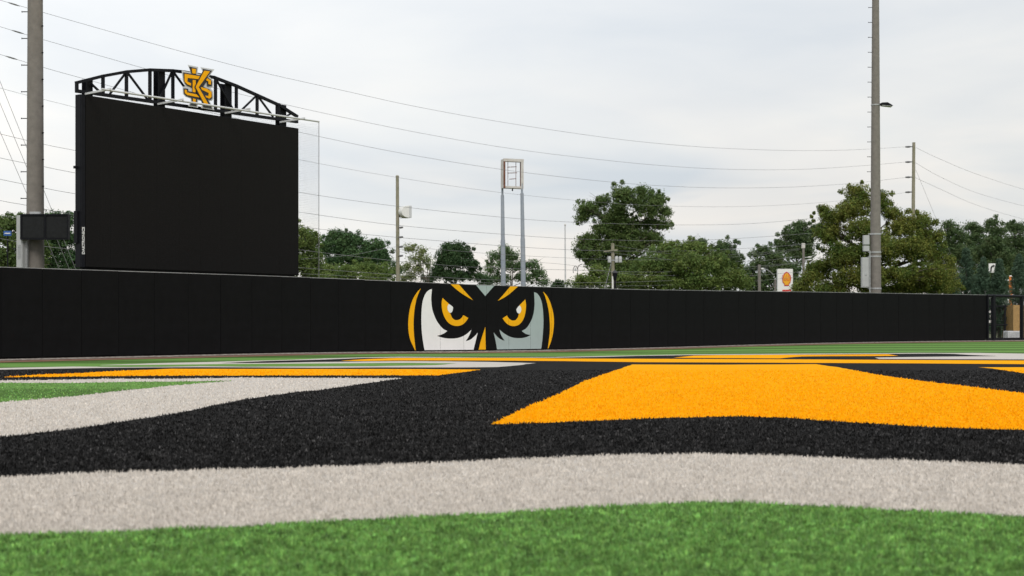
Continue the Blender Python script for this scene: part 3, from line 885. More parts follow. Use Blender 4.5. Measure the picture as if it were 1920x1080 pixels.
# twin display and cabinet at the left pole
dis = thing('twin_display', 'small black framed display with two blank screens strapped to the pole', 'display', at(83, 425, 46.45))
Yd = 46.3
M_SCREEN = mat('dark_screen', (0.012, 0.013, 0.014), 0.5, var=0.3, scale=12, bump=0.1, bump_scale=100, spec=0.2)
px_box('housing', 37.5, 127.8, 401.5, 449, Yd + 0.03, 0.22, M_BLK, dis, 0.01)
for (a, b) in ((41, 82), (86, 125)):
    px_box('screen', a, b, 404.5, 446, Yd, 0.045, M_SCREEN, dis, 0.004)
for (x0, x1, y0, y1) in ((37.5, 127.8, 401, 404), (37.5, 127.8, 446.5, 449.3), (37.5, 40.5, 404, 446.5), (125.2, 127.8, 404, 446.5), (82.5, 85.5, 404, 446.5)):
    px_box('frame_bar', x0, x1, y0, y1, Yd - 0.035, 0.075, M_BLK, dis, 0)
px_box('mount_bracket', 55, 75, 397, 403, 46.52, 0.12, M_GALV, dis)
ca = thing('electrical_cabinet', 'tall grey electrical cabinet with louvres beside the thick light pole', 'cabinet', (xat(36, 46.6), 46.6, -0.3))
a, b = at(27.3, 502, 46.3), at(46.5, 403, 46.3)
ax = (Vector((math.cos(R(-28)), math.sin(R(-28)), 0)), Vector((-math.sin(R(-28)), math.cos(R(-28)), 0)), UP)
cc = Vector(((a.x + b.x) / 2, 46.55, (b.z - 0.3) / 2))
obj('cabinet_body', MB().box(cc, (0.27, 0.26, b.z + 0.3), ax), M_CABINET, ca, bevel=0.01)
for i in range(8):
    obj('louvre', MB().box(cc - ax[1] * 0.135 + UP * (zat(460 + i * 3.3, 46.5) - cc.z), (0.13, 0.02, 0.022), ax), M_GALV, ca)
obj('door_seam', MB().box(cc - ax[1] * 0.134 + ax[0] * 0.10, (0.008, 0.012, b.z + 0.1), ax), M_GALV, ca)
for dx in (0, 2.6): obj('conduit', MB().tube([at(47.5 + dx, 448, 46.5), Vector((xat(47.5 + dx, 46.5), 46.5, -0.3))], 0.018, 6), M_GALV, ca)


# ------------------------------------------------------------------ poles and signs beyond the wall
def pole_shape(name, mname, parent, px0, py0, px1, Y, r0, r1, material, n=12):
    a = Vector((xat(px1, Y), Y, -0.3)); b = at(px0, py0, Y)
    return obj(mname, MB().tube([a, a.lerp(b, 0.5), b], [r0, (r0 + r1) / 2, r1], n), material, parent, smooth=True)


YP = 90.0
up1 = thing('utility_pole', 'weathered wooden utility pole carrying a loudspeaker, left of the sign frame', 'pole', (xat(746.5, YP), YP, -0.3))
pole_shape('', 'shaft', up1, 745, 331, 746.7, YP, 0.135, 0.10, M_WOOD)
obj('pole_cap', MB().sphere(at(745, 331, YP), 0.115, 10, 6, 0.8), M_WOOD, up1, smooth=True)
for py in (427, 445, 463, 480):
    p = at(746, py, YP - 0.1)
    obj('insulator', MB().tube([p + Vector((0.05, -0.05, 0)), p + Vector((0.18, -0.1, 0)), p + Vector((0.34, -0.1, 0.03))], [0.03, 0.07, 0.05], 8), M_CERAMIC, up1, smooth=True)
spk = thing('loudspeaker', 'pale grey loudspeaker with rounded back clamped to the wooden pole', 'speaker', at(749, 397, YP))
ang = R(38); fx = Vector((math.cos(ang), -math.sin(ang), 0)); fy = Vector((math.sin(ang), math.cos(ang), 0))
# D-shaped side profile: rounded back (towards the pole), flat front
prof = [(0.0, -0.36)] + [(-0.36 * math.cos(t), 0.36 * math.sin(t)) for t in np.linspace(-1.45, 1.45, 9)] + [(0.0, 0.36), (0.18, 0.40), (0.18, -0.40)]
sc_ = at(756, 397, YP - 0.1)
sx = Vector((0.86, 0.5, 0)).normalized(); sy = Vector((-0.5, 0.86, 0)).normalized()
body = MB().prism([sc_ + sx * 0.1 + sx * a + UP * b - sy * 0.0 - sy * 0.30 for a, b in prof], [sc_ + sx * 0.1 + sx * a + UP * b + sy * 0.30 for a, b in prof])
obj('horn_body', body, M_WHITE, spk, bevel=0.012)
obj('front_grille', MB().box(sc_ + sx * 0.36, (0.16, 0.66, 0.76), (sx, sy, UP)), M_SILVER, spk, bevel=0.02)
obj('bracket', MB().tube([sc_ + UP * -0.39 + sx * 0.1, sc_ + UP * -0.40 - sx * 0.2, at(747.5, 403, YP)], 0.02, 6), M_BLK, spk)
obj('bracket', MB().tube([sc_ + UP * 0.0 - sx * 0.2, at(746, 397, YP)], 0.035, 6), M_GALV, spk)

YR = 120.0
up2 = thing('utility_pole', 'tall wooden power pole rising behind the orange tinged tree', 'pole', (xat(1711, YR), YR, -0.3))
pole_shape('', 'shaft', up2, 1713.5, 267, 1710.5, YR, 0.19, 0.13, M_WOOD)
for py in (275, 303.5, 332, 360):
    p = at(1712.5, py, YR)
    obj('insulator', MB().tube([p, p + Vector((-0.12, -0.05, 0.0)), p + Vector((-0.45, -0.1, -0.02)), p + Vector((-0.7, -0.15, -0.03))], [0.03, 0.035, 0.085, 0.06], 8), M_CERAMIC, up2, smooth=True)

YT = 96.0
up3 = thing('utility_pole', 'wooden utility pole with crossarm and transformer cans before the large oak', 'pole', (xat(1149.5, YT), YT, -0.3))
pole_shape('', 'shaft', up3, 1148.8, 456, 1150.5, YT, 0.14, 0.11, M_WOOD)
obj('crossarm', MB().beam(at(1132, 471.5, YT - 0.15), at(1158, 468.5, YT - 0.15), 0.11, 0.09, UP), M_WOOD, up3)
for px in (1143, 1156, 1163):
    p = at(px, 486, YT - 0.2)
    obj('transformer', MB().tube([p + UP * -0.22, p + UP * 0.14, p + UP * 0.2], [0.12, 0.12, 0.07], 10), M_CABINET, up3, smooth=True)
obj('transformer_rail', MB().beam(at(1142, 488, YT - 0.1), at(1164, 488, YT - 0.1), 0.06, 0.06, UP), M_GALV, up3)
obj('guy_wire', MB().tube([at(1147, 490, YT), at(1133, 545, YT - 4)], 0.014, 4), M_WIRE, up3)

YL = 80.0
lan = thing('lantern_lamp', 'black lantern street lamp on a dark post below the transformer pole', 'lamp', (xat(1153, YL), YL, -0.3))
obj('post', MB().tube([(xat(1153, YL), YL, -0.3), at(1153, 524, YL)], [0.08, 0.06], 10), M_BLK, lan)
p = at(1153, 517, YL)
obj('lantern_cage', MB().tube([p - UP * 0.24, p - UP * 0.2, p + UP * 0.14], [0.07, 0.10, 0.16], 6), M_BLK, lan)
obj('lantern_roof', MB().tube([p + UP * 0.14, p + UP * 0.17, p + UP * 0.28, p + UP * 0.33], [0.20, 0.20, 0.07, 0.015], 6), M_CHAR, lan)
wp = thing('fence_post', 'thin white post standing beside the black lantern', 'post', (xat(1149, YL), YL, -0.3))
obj('post', MB().tube([(xat(1149.3, YL), YL, -0.3), at(1149, 519, YL)], 0.045, 8), M_WHITE, wp)
obj('post_cap', MB().sphere(at(1149, 519, YL), 0.055, 8, 5, 0.7), M_WHITE, wp)

YF = 105.0
fp = thing('flagpole', 'slender bare white flagpole with ball top left of the oak', 'flagpole', (xat(1060.5, YF), YF, -0.3))
pole_shape('', 'shaft', fp, 1059.5, 423, 1060.8, YF, 0.07, 0.045, M_SILVER, 10)
obj('finial', MB().sphere(at(1059.5, 421.5, YF), 0.08, 10, 6), M_OLDWHITE, fp, smooth=True)

YC = 112.0
cp = thing('street_light', 'pale concrete pole with a curved lamp arm beside the fuel station sign', 'lamp', (xat(1424, YC), YC, -0.3))
pole_shape('', 'shaft', cp, 1423.7, 496, 1424.5, YC, 0.13, 0.115, M_CONC)
obj('lamp_arm', MB().tube(spline([at(1451, 516, YC + 3), at(1444, 509.5, YC + 2), at(1436, 505, YC + 1), at(1428, 503.8, YC)], 4), 0.035, 6), M_GALV, cp)
obj('lamp_head', MB().tube([at(1427, 504, YC - .2), at(1430, 504, YC - .2), at(1433, 504.6, YC - .2)], [0.03, 0.075, 0.04], 8), M_WHITE, cp)
sp_ = thing('steel_post', 'thin grey steel post left of the fuel station sign', 'post', (xat(1453.5, YC), YC + 4, -0.3))
obj('post', MB().tube([(xat(1453.7, YC + 4), YC + 4, -0.3), at(1453.4, 525, YC + 4)], 0.06, 8), M_CONC, sp_)
obj('post_cap', MB().sphere(at(1453.4, 525, YC + 4), 0.075, 8, 5, 0.6), M_CONC, sp_)
YQ = 118.0
cq = thing('camera_pole', 'concrete pole topped with a pale box left of the orange tinged tree', 'pole', (xat(1506.5, YQ), YQ, -0.3))
pole_shape('', 'shaft', cq, 1506.5, 464, 1506.8, YQ, 0.12, 0.10, M_CONC)
px_box('top_box', 1503.7, 1509.8, 456, 465.5, YQ - 0.13, 0.26, M_OLDWHITE, cq, 0.02)
for py in (482, 487): obj('lamp_head', MB().tube([at(1514, py + .6, YQ), at(1518, py, YQ), at(1522, py - 0.3, YQ)], [0.03, 0.06, 0.03], 8), M_WHITE, cq)
obj('lamp_bar', MB().tube([at(1506.5, 488, YQ), at(1516, 487.4, YQ)], 0.03, 6), M_GALV, cq)
obj('lamp_bar', MB().tube([at(1506.5, 483, YQ), at(1516, 482.6, YQ)], 0.03, 6), M_GALV, cq)

# small far lamp with hooped arm, by the oak's left skirt
YS = 118.0
hl = thing('street_light', 'thin dark street lamp with hooked arm at the skirt of the oak', 'lamp', (xat(1083, YS), YS, -0.3))
obj('post', MB().tube([(xat(1083.5, YS), YS, -0.3), at(1083, 512, YS)], 0.05, 6), M_BLK, hl)
obj('arm', MB().tube(spline([at(1083, 512, YS), at(1084, 500, YS), at(1088, 496.5, YS), at(1092, 495, YS)], 4), 0.03, 6), M_BLK, hl)
obj('lamp_hoop', MB().tube(spline([at(1075, 512, YS), at(1075, 504, YS), at(1079, 498.5, YS), at(1083, 504, YS), at(1083, 512, YS)], 4), 0.025, 5), M_BLK, hl)
obj('lamp_head', MB().tube([at(1079, 508, YS), at(1079, 502, YS)], [0.10, 0.05], 8), M_SILVER, hl)

# gutted pole sign
YG = 100.0
sg = thing('sign_frame', 'rusting empty sign frame on two tall blue grey posts', 'sign', (xat(962, YG), YG, -0.3))
for (xb, xt, ytop, yj, yk) in ((944.3, 941.8, 355, 366, 450), (982, 978.6, 352, 362, 447)):
    pt, pj, pk = at(xt, ytop, YG), at(xt + 0.2, yj, YG), at(xt + (xb - xt) * 0.45, yk, YG); pb = Vector((xat(xb + 0.6, YG), YG, -0.3))
    po = obj('post', MB().tube([pb, pk], [0.19, 0.165], 14), M_BLUEGREY, sg, smooth=True)
    obj('post_section', MB().tube([pk - UP * 0.1, pj], [0.145, 0.12], 14), M_BLUEGREY, po, smooth=True)
    obj('post_section', MB().tube([pj - UP * 0.1, pt + UP * 0.3], 0.075, 12), M_BLUEGREY, po, smooth=True)
rot = R(-22); gx = Vector((math.cos(rot), -math.sin(rot) * -1, 0)); gx = Vector((math.cos(R(20)), math.sin(R(20)), 0)); gy = Vector((-gx.y, gx.x, 0))
gc = at(960.3, 326.5, YG); GW, GH, GD = 1.50, 2.02, 0.55
for sgn, mm in ((-1, M_OLDWHITE), (1, M_OLDWHITE)):
    s_ = obj('frame_side', MB().box(gc + gx * sgn * (GW / 2 - 0.03), (0.06, GD, GH), (gx, gy, UP)), mm, sg)
    obj('rust_liner', MB().box(gc + gx * sgn * (GW / 2 - 0.07), (0.015, GD - 0.06, GH - 0.2), (gx, gy, UP)), M_RUST, s_)
for sgn in (-1, 1):
    obj('frame_rail', MB().box(gc + UP * sgn * (GH / 2 - 0.07), (GW - 0.125, GD, 0.14), (gx, gy, UP)), M_OLDWHITE, sg)
for sgn in (-1, 1):
    obj('face_trim', MB().box(gc - gy * (GD / 2 + 0.012) + gx * sgn * (GW / 2 - 0.07 - (0.03 if sgn > 0 else 0)), (0.14 + (0.06 if sgn > 0 else 0), 0.02, GH + 0.04), (gx, gy, UP)), M_OLDWHITE if sgn > 0 else M_RUST, sg)
obj('face_trim', MB().box(gc - gy * (GD / 2 + 0.016) + UP * (GH / 2 - 0.06), (GW + 0.02, 0.02, 0.2), (gx, gy, UP)), M_OLDWHITE, sg)
for u in (-0.32, 0.28): obj('inner_rod', MB().tube([gc + gx * u + UP * (-GH / 2 + .1), gc + gx * u + UP * (GH / 2 - .1)], 0.022, 6), M_RUST, sg)
for v, a, b in ((0.48, -0.36, 0.33), (0.06, -0.36, 0.36), (-0.36, -0.2, 0.3)): obj('inner_rod', MB().tube([gc + gx * a + UP * v, gc + gx * b + UP * (v + 0.05)], 0.026, 6), M_RUST, sg)
obj('frame_tab', MB().box(gc + UP * (-GH / 2 - 0.08) + gx * 0.02, (0.06, 0.1, 0.2), (gx, gy, UP)), M_BLK, sg)

# fuel station sign
YE = 128.0
fs = thing('fuel_station_sign', 'white fuel station sign with yellow scallop shell over a red panel', 'sign', (xat(1473, YE), YE, -0.3))
a, b = at(1458.4, 560, YE), at(1486.8, 504.2, YE)
obj('sign_box', MB().box(((a.x + b.x) / 2, YE + 0.25, (b.z - 0.3) / 2), (b.x - a.x, 0.5, b.z + 0.3)), M_WHITE, fs, bevel=0.02)
M_SHELLY = mat('shell_yellow', (0.82, 0.40, 0.015), 0.45)
M_SHELLR = mat('shell_red', (0.55, 0.03, 0.02), 0.45)


def shellpts(s, dy=0.0):
    base = [(-4.3, 13.2), (-4.6, 9.8), (-7.2, 7.2), (-8.1, 2.5), (-7.8, -2.5), (-6.4, -7.4), (-4.3, -10.7), (-2.2, -12.5), (0, -13.2), (2.2, -12.5), (4.3, -10.7), (6.4, -7.4), (7.8, -2.5), (8.1, 2.5), (7.2, 7.2), (4.6, 9.8), (4.3, 13.2)]
    return [(1475.0 + x * s, 522.8 + y * s + dy) for x, y in base]


def onsign(pts, off): return [at(x, y, YE - off) for x, y in pts]


shl = obj('shell_border', MB().prism(onsign(shellpts(1.0), 0.03), onsign(shellpts(1.0), 0.004)), M_SHELLR, fs)
obj('shell_face', MB().prism(onsign(shellpts(0.84, 0.2), 0.05), onsign(shellpts(0.84, 0.2), 0.032)), M_SHELLY, shl)
for an in (-44, -30, -15, 0, 15, 30, 44):
    d = (math.sin(R(an)), -math.cos(R(an))); bx, by = 1475 + d[0] * 4.5, 529.5 + d[1] * 3.5
    L = 9.5 if abs(an) > 40 else 12.0
    p0, p1 = at(bx, by, YE - 0.056), at(bx + d[0] * L, by + d[1] * L, YE - 0.056)
    obj('shell_rib', MB().beam(p0, p1, 0.028, 0.01, Vector((0, 1, 0))), M_SHELLR, shl)
rpnl = px_box('red_panel', 1467, 1483.5, 543.2, 560, YE - 0.02, 0.016, M_SHELLR, fs, 0)
for i, (x0, y0, x1, y1) in enumerate(((1468.5, 549, 1470, 546.5), (1470.5, 546.6, 1472, 549), (1473, 549, 1474, 546.8), (1475.5, 547, 1477.5, 547), (1478, 549, 1480, 545.5), (1480, 545.5, 1481.5, 549))):
    obj('panel_mark', MB().beam(at(x0, y0, YE - 0.03), at(x1, y1, YE - 0.03), 0.03, 0.008, Vector((0, 1, 0))), M_WHITE, rpnl)

# road sign, orange post and blue sign
YM = 98.0
rs = thing('road_sign', 'white road sign with black curved arrow above the cedars', 'sign', (xat(1860.5, YM), YM, -0.3))
px_box('sign_plate', 1854.0, 1866.8, 494, 511, YM, 0.03, M_WHITE, rs, 0.004)
obj('arrow', MB().tube(spline([at(1858.4, 509, YM - 0.02), at(1858.5, 503, YM - 0.02), at(1860, 499.5, YM - 0.02), at(1863, 498.3, YM - 0.02)], 4), 0.05, 6), M_CHAR, rs)
obj('arrow_head', MB().prism([at(1862.2, 495.8, YM - .04), at(1865.6, 498.2, YM - .04), at(1862.4, 501, YM - .04)], [at(1862.2, 495.8, YM - .01), at(1865.6, 498.2, YM - .01), at(1862.4, 501, YM - .01)]), M_CHAR, rs)
obj('sign_post', MB().tube([(xat(1860.4, YM), YM + 0.06, -0.3), at(1860.4, 500, YM + 0.06)], 0.03, 8), M_BLK, rs)
M_ORANGE = mat('traffic_orange', (0.70, 0.20, 0.03), 0.6, var=0.1)
od = thing('channelizer_post', 'orange roadwork post behind the cedars', 'post', (xat(1895, 104), 104, -0.3))
obj('post', MB().tube([(xat(1895, 104), 104, -0.3), at(1895, 518, 104)], [0.13, 0.11], 10), M_ORANGE, od)
obj('post_cap', MB().tube([at(1895, 518, 104), at(1895, 516.5, 104)], [0.12, 0.06], 10), M_WHITE, od)
gr_ = thing('guard_rail', 'pale guard rail seen through the cedars beside the orange post', 'rail', (xat(1890, 106), 106, -0.3))
obj('rail', MB().beam(at(1872, 525.5, 106), at(1935, 524.5, 106), 0.1, 0.1, UP), M_SILVER, gr_)
for px in (1876, 1902, 1928): obj('post', MB().box((xat(px, 106.1), 106.12, 1.7), (0.12, 0.1, 4.8)), M_GALV, gr_)
M_BLUE = mat('sign_blue', (0.02, 0.09, 0.32), 0.5)
bs = thing('street_sign', 'small blue street sign on a grey post among the trees left of the cabinet', 'sign', (xat(14, 78), 78, -0.3))
px_box('sign_plate', 6.5, 21, 433, 442, 78, 0.04, M_BLUE, bs, 0.006)
px_box('sign_trim', 8.5, 19, 436.6, 438.2, 77.98, 0.015, M_WHITE, bs, 0)
obj('sign_post', MB().tube([(xat(14, 78), 78.08, -0.3), at(14, 440, 78.08)], 0.04, 8), M_BLK, bs)

# ------------------------------------------------------------------ wires
PA = Vector((-23.4, 65.0)); PB = Vector((33.9, 120.0)); PDIR = (PB - PA).normalized()


def wp_(px, py, shift=0.0):
    k = (px - 960) / F; o = PA + Vector((PDIR.y, -PDIR.x)) * shift
    t = (k * o.y - o.x) / (PDIR.x - k * PDIR.y); p = o + PDIR * t
    return Vector((p.x, p.y, zat(py, p.y)))


WIRES = [
    ('topmost long power line running to the tall wooden power pole', [(-150, -45), (3, 1), (80, 23), (167, 48), (320, 91), (480, 133), (640, 169), (781, 200), (960, 232), (1160, 261), (1300, 274.5), (1400, 279.8), (1500, 282.3), (1600, 280.8), (1706, 274.8)], 0.0, .013),
    ('second power line from the top, running to the tall wooden power pole', [(-150, 5), (0, 50), (80, 74), (270, 128), (400, 164), (560, 201.7), (760, 244), (960, 278.8), (1160, 303), (1300, 314.6), (1400, 318), (1500, 317.5), (1600, 312), (1706, 303.2)], 0.0, .013),
    ('third power line from the top, running to the tall wooden power pole', [(-150, 58), (0, 102), (80, 126), (155, 147), (350, 200), (564, 248.5), (760, 288.5), (960, 320.3), (1160, 342.7), (1300, 351), (1400, 352.3), (1500, 350), (1600, 343.5), (1706, 331.8)], 0.0, .013),
    ('fourth power line from the top, running to the tall wooden power pole', [(-150, 122), (0, 165), (80, 186), (140, 201), (350, 255), (564, 300), (747, 333), (950, 362.3), (1160, 382), (1300, 387.3), (1400, 387), (1500, 382.5), (1600, 374), (1706, 360)], 0.0, .010),
    ('long cable passing just above the loudspeaker', [(-150, 214), (0, 251), (80, 270), (140, 282), (350, 322), (564, 361), (743, 386.5), (960, 409), (1077, 416.7), (1200, 420.5), (1300, 421.7), (1400, 419.6), (1500, 411.7), (1640, 398)], 0.3, .013),
    ('long cable passing below the loudspeaker and across the oak', [(-150, 260), (0, 296), (80, 312), (140, 324), (350, 362), (564, 398), (747, 422.5), (940, 439), (1100, 448.7), (1300, 450.8), (1500, 439), (1640, 426)], 0.3, .014),
    ('sagging cable crossing the middle of the oak tree', [(-150, 302), (0, 336), (80, 352), (140, 363), (350, 396), (564, 425), (673, 438), (741, 444.7), (800, 449.6), (940, 460.7), (1100, 469.4), (1300, 470), (1500, 458.8), (1640, 446)], 0.3, .014),
    ('sagging cable crossing the dense dark tree', [(-150, 345), (0, 376), (50, 385), (140, 403), (350, 437), (564, 468.6), (738.5, 489), (792.6, 493.8), (906, 501.6), (1100, 507), (1200, 510), (1308, 507.5), (1500, 492.5), (1640, 480)], 0.5, .014),
    ('low cable skimming just over the wall beside the sign posts', [(-150, 420), (0, 447), (140, 468), (564, 502), (743, 515), (906, 524), (1100, 530), (1300, 524), (1500, 510), (1640, 498)], 0.5, .014),
    ('thin service line sagging low through the middle trees', [(564, 486), (660, 478), (741, 463), (800, 466), (940, 477), (1083, 484.5), (1180, 487), (1300, 486), (1420, 478), (1500, 468)], 0.2, .011),
    ('lowest cable hanging close above the wall', [(564, 513), (680, 519), (743, 522), (906, 530), (1100, 536.5), (1300, 533), (1424, 526), (1500, 519)], 0.6, .011),
    ('line leaving the transformer pole top toward the concrete lamp pole', [(1152, 459.5), (1190, 466.5), (1250, 475), (1330, 478.5), (1424, 474), (1500, 466)], 0.2, .011),
    ('line leaving the transformer crossarm toward the concrete lamp pole', [(1133, 472.5), (1180, 478), (1240, 485), (1300, 489.5), (1424, 489), (1500, 480)], 0.2, .011),
    ('line running from the left toward the concrete lamp pole head', [(940, 488), (1060, 496), (1162, 512), (1250, 516.5), (1330, 513), (1424, 502), (1500, 493)], 0.4, .011),
]
for lb, pts, sh, rad in WIRES:
    P3 = [wp_(x, y, sh) for x, y in pts]
    tag(obj('power_line', MB().tube(spline(P3, 6), rad * 0.75, 5), M_WIRE, None, origin=tuple(P3[0]), smooth=True, fix=False), lb, 'wire', 'overhead wires')
# thicker splices near the left end of the three top lines
for a, b in (((15, 4.5), (37, 11.3)), ((22, 56.6), (45, 63.5)), ((10, 105), (33, 111.8))):
    p0, p1 = wp_(*a), wp_(*b)
    tag(obj('line_splice', MB().tube([p0, p0.lerp(p1, .3), p0.lerp(p1, .7), p1], [.014, .035, .035, .014], 6), M_WIRE, None, origin=tuple(p0), smooth=True), 'thicker splice sleeve on the %s long power line left of the thick pole' % ('topmost' if a[1] < 30 else 'second' if a[1] < 80 else 'third'), 'splice', 'splice sleeves')
QA = Vector((33.9, 120.0)); QD = Vector((26.0, 50.0)).normalized()


def wq(px, py):
    k = (px - 960) / F; t = (k * QA.y - QA.x) / (QD.x - k * QD.y); p = QA + QD * t
    return Vector((p.x, p.y, zat(py, p.y)))


for lb, pts in (('upper wire dropping away right of the tall power pole', [(1714, 275), (1760, 297), (1830, 326), (1920, 355), (1990, 372)]),
                ('middle wire dropping away right of the tall power pole', [(1714, 303.5), (1760, 330), (1830, 361), (1920, 386), (1990, 398)]),
                ('lower wire dropping away right of the tall power pole', [(1714, 332), (1760, 353), (1830, 384), (1920, 411), (1990, 424)])):
    P3 = [wq(min(x, 1890 + (x - 1890) * 0.25) if x > 1890 else x, y) if x <= 1890 else Vector((xat(x, 175), 175, zat(y, 175))) for x, y in pts]
    P3 = [Vector((xat(x, Y), Y, zat(y, Y))) for (x, y), Y in zip(pts, (120, 128, 140, 156, 168))]
    tag(obj('power_line', MB().tube(spline(P3, 6), .0115, 5), M_WIRE, None, origin=tuple(P3[0]), smooth=True, fix=False), lb, 'wire', 'overhead wires')
for lb, a, b, ya, yb in (('steep guy wire passing highest behind the thick light pole', (-30, 78), (141, 503), 58, 60), ('steep guy wire in the middle behind the thick light pole', (-30, 122), (131, 507), 58, 60), ('steep guy wire passing lowest behind the thick light pole', (-30, 177), (112, 507), 58, 60),
                 ('guy wire slanting down from the tall power pole into the trees', (1717, 318), (1752, 402), 120.3, 121)):
    p0, p1 = at(*a, ya), at(*b, yb); p1 = p0 + (p1 - p0) * ((p0.z + 0.3) / (p0.z - p1.z))
    tag(obj('guy_wire', MB().tube([p0, p1], 0.010, 5), M_WIRE, None, origin=tuple(p0)), lb, 'wire', 'guy wires')

# ------------------------------------------------------------------ gate and the things behind it
ed = end_dir; en = Vector((ed.y, -ed.x, 0)); G0 = WALL_END + ed * 0.03


def gp(px, py, off=0.0):
    k = (px - 960) / F; o = G0 + en * off; t = (k * o.y - o.x) / (ed.x - k * ed.y); p = o + ed * t
    return Vector((p.x, p.y, zat(py, p.y)))


gate = thing('chain_link_gate', 'black framed chain link gate at the end of the padded wall', 'gate', (G0.x, G0.y, 0))
gz = gp(1900, 555.5).z; gl = 5.2
obj('top_rail', MB().tube([G0 + UP * gz, G0 + ed * gl + UP * gz], 0.075, 8), M_BLK, gate)
obj('bottom_rail', MB().box(G0 + ed * gl / 2 + UP * 0.09, (gl, 0.09, 0.14), (ed, -en, UP)), M_BLK, gate)
for t, w in ((0.06, 0.10), ((gp(1862.5, 600) - G0).length, 0.17), ((gp(1916, 600) - G0).length, 0.16), (gl, 0.12)):
    t = (Vector((gp(1862.5, 600).x - G0.x, gp(1862.5, 600).y - G0.y, 0)).length if w == 0.17 else Vector((gp(1916, 600).x - G0.x, gp(1916, 600).y - G0.y, 0)).length if w == 0.16 else t)
    obj('post', MB().box(G0 + ed * t + UP * (gz / 2 - 0.02), (w, w, gz + 0.14), (ed, -en, UP)), M_BLK, gate)
cl = MB(); s = 0.1; k = -int(gz / s)
while k * s < gl:
    for sg_ in (1, -1):
        u0 = k * s; a0, a1 = max(0, u0), min(gl, u0 + gz)
        if a1 > a0:
            z0, z1 = (a0 - u0), (a1 - u0)
            if sg_ < 0: z0, z1 = gz - z0, gz - z1
            p0, p1 = G0 + ed * a0 + UP * max(.02, z0), G0 + ed * a1 + UP * max(.02, z1)
            cl.tube([p0, p1], 0.0022, 3, cap=False)
    k += 1
o = obj('chain_link', cl, M_BLK, gate, fix=False); o['kind'] = 'stuff'
Y2 = 84.0
f2 = thing('inner_fence', 'low black rail fence seen through the gate', 'fence', (xat(1870, Y2), Y2, -0.3))
for py in (574, 609): obj('rail', MB().tube([at(1838, py + 1, Y2), at(1889, py, Y2)], 0.045, 6), M_BLK, f2)
for px in (1846, 1866, 1884.5): obj('post', MB().tube([(xat(px, Y2), Y2, -0.3), at(px, 571, Y2)], 0.06, 8), M_BLK, f2)
M_TAN = mat('tan_paint', (0.42, 0.26, 0.10), 0.7, var=0.15, scale=4)
ct = thing('tan_container', 'tan corrugated container behind the gate', 'container', (xat(1915, 86), 86, -0.3))
a, b = at(1900.5, 640, 86), at(1990, 572, 86)
obj('container_body', MB().box(((a.x + b.x) / 2, 87.0, (b.z - 0.3) / 2), (b.x - a.x, 2.0, b.z + 0.3)), M_TAN, ct)
for i in range(8): obj('corrugation', MB().box((a.x + 0.10 + i * 0.36, 85.985, (b.z - 0.3) / 2), (0.14, 0.05, b.z + 0.1)), M_TAN, ct, bevel=0.015)
obj('corner_post', MB().box((a.x + 0.0, 85.97, (b.z - 0.3) / 2), (0.08, 0.09, b.z + 0.32)), M_TAN, ct)
bl = thing('wrapped_bale', 'white plastic wrapped bale on the ground behind the gate', 'bale', (xat(1901, 81), 81, -0.3))
a, b = at(1889.5, 637, 81), at(1914.5, 620.5, 81)
bm = MB(); bm.box(((a.x + b.x) / 2, 81.4, (b.z - 0.3) / 2 + 0.06), (b.x - a.x, 0.8, b.z + 0.18))
M_PLAST = mat('plastic_wrap', (0.62, 0.62, 0.64), 0.35, color2=(0.42, 0.43, 0.45), scale=4, bump=0.8, bump_scale=9)
obj('wrapped_load', bm, M_PLAST, bl, bevel=0.06)
obj('pallet', MB().box(((a.x + b.x) / 2, 81.4, -0.24), (b.x - a.x + 0.06, 0.86, 0.12)), M_WOOD, bl)


# ------------------------------------------------------------------ trees
def leaf_mesh(name, C, RAD, per, size, material, parent, droop=0.0, aspect=0.55, up=0.5):
    """C (n,3) clump centres, RAD (n,3) clump radii; per leaves each"""
    per = int(per * 1.85); n = len(C); N = n * per
    d = rng.normal(size=(N, 3)); d /= np.linalg.norm(d, axis=1)[:, None] + 1e-9
    r = rng.random(N) ** 0.45
    P = np.repeat(C, per, 0) + d * r[:, None] * np.repeat(RAD, per, 0)
    nrm = d * 0.7 + rng.normal(size=(N, 3)) * 0.6; nrm[:, 2] += up
    nrm /= np.linalg.norm(nrm, axis=1)[:, None] + 1e-9
    t = rng.normal(size=(N, 3)); t[:, 2] -= droop
    t -= nrm * (t * nrm).sum(1)[:, None]; t /= np.linalg.norm(t, axis=1)[:, None] + 1e-9
    b = np.cross(nrm, t)
    L = (size * rng.uniform(0.6, 1.35, N))[:, None]; W = L * aspect
    v = np.stack([P - t * L * 0.5, P + b * W * 0.5 + nrm * L * 0.06, P + t * L * 0.5, P - b * W * 0.5 + nrm * L * 0.06], 1)
    o = raw_mesh(name, v.reshape(-1, 3), np.arange(N * 4).reshape(-1, 4), 4, material, parent, root_loc(parent))
    return o


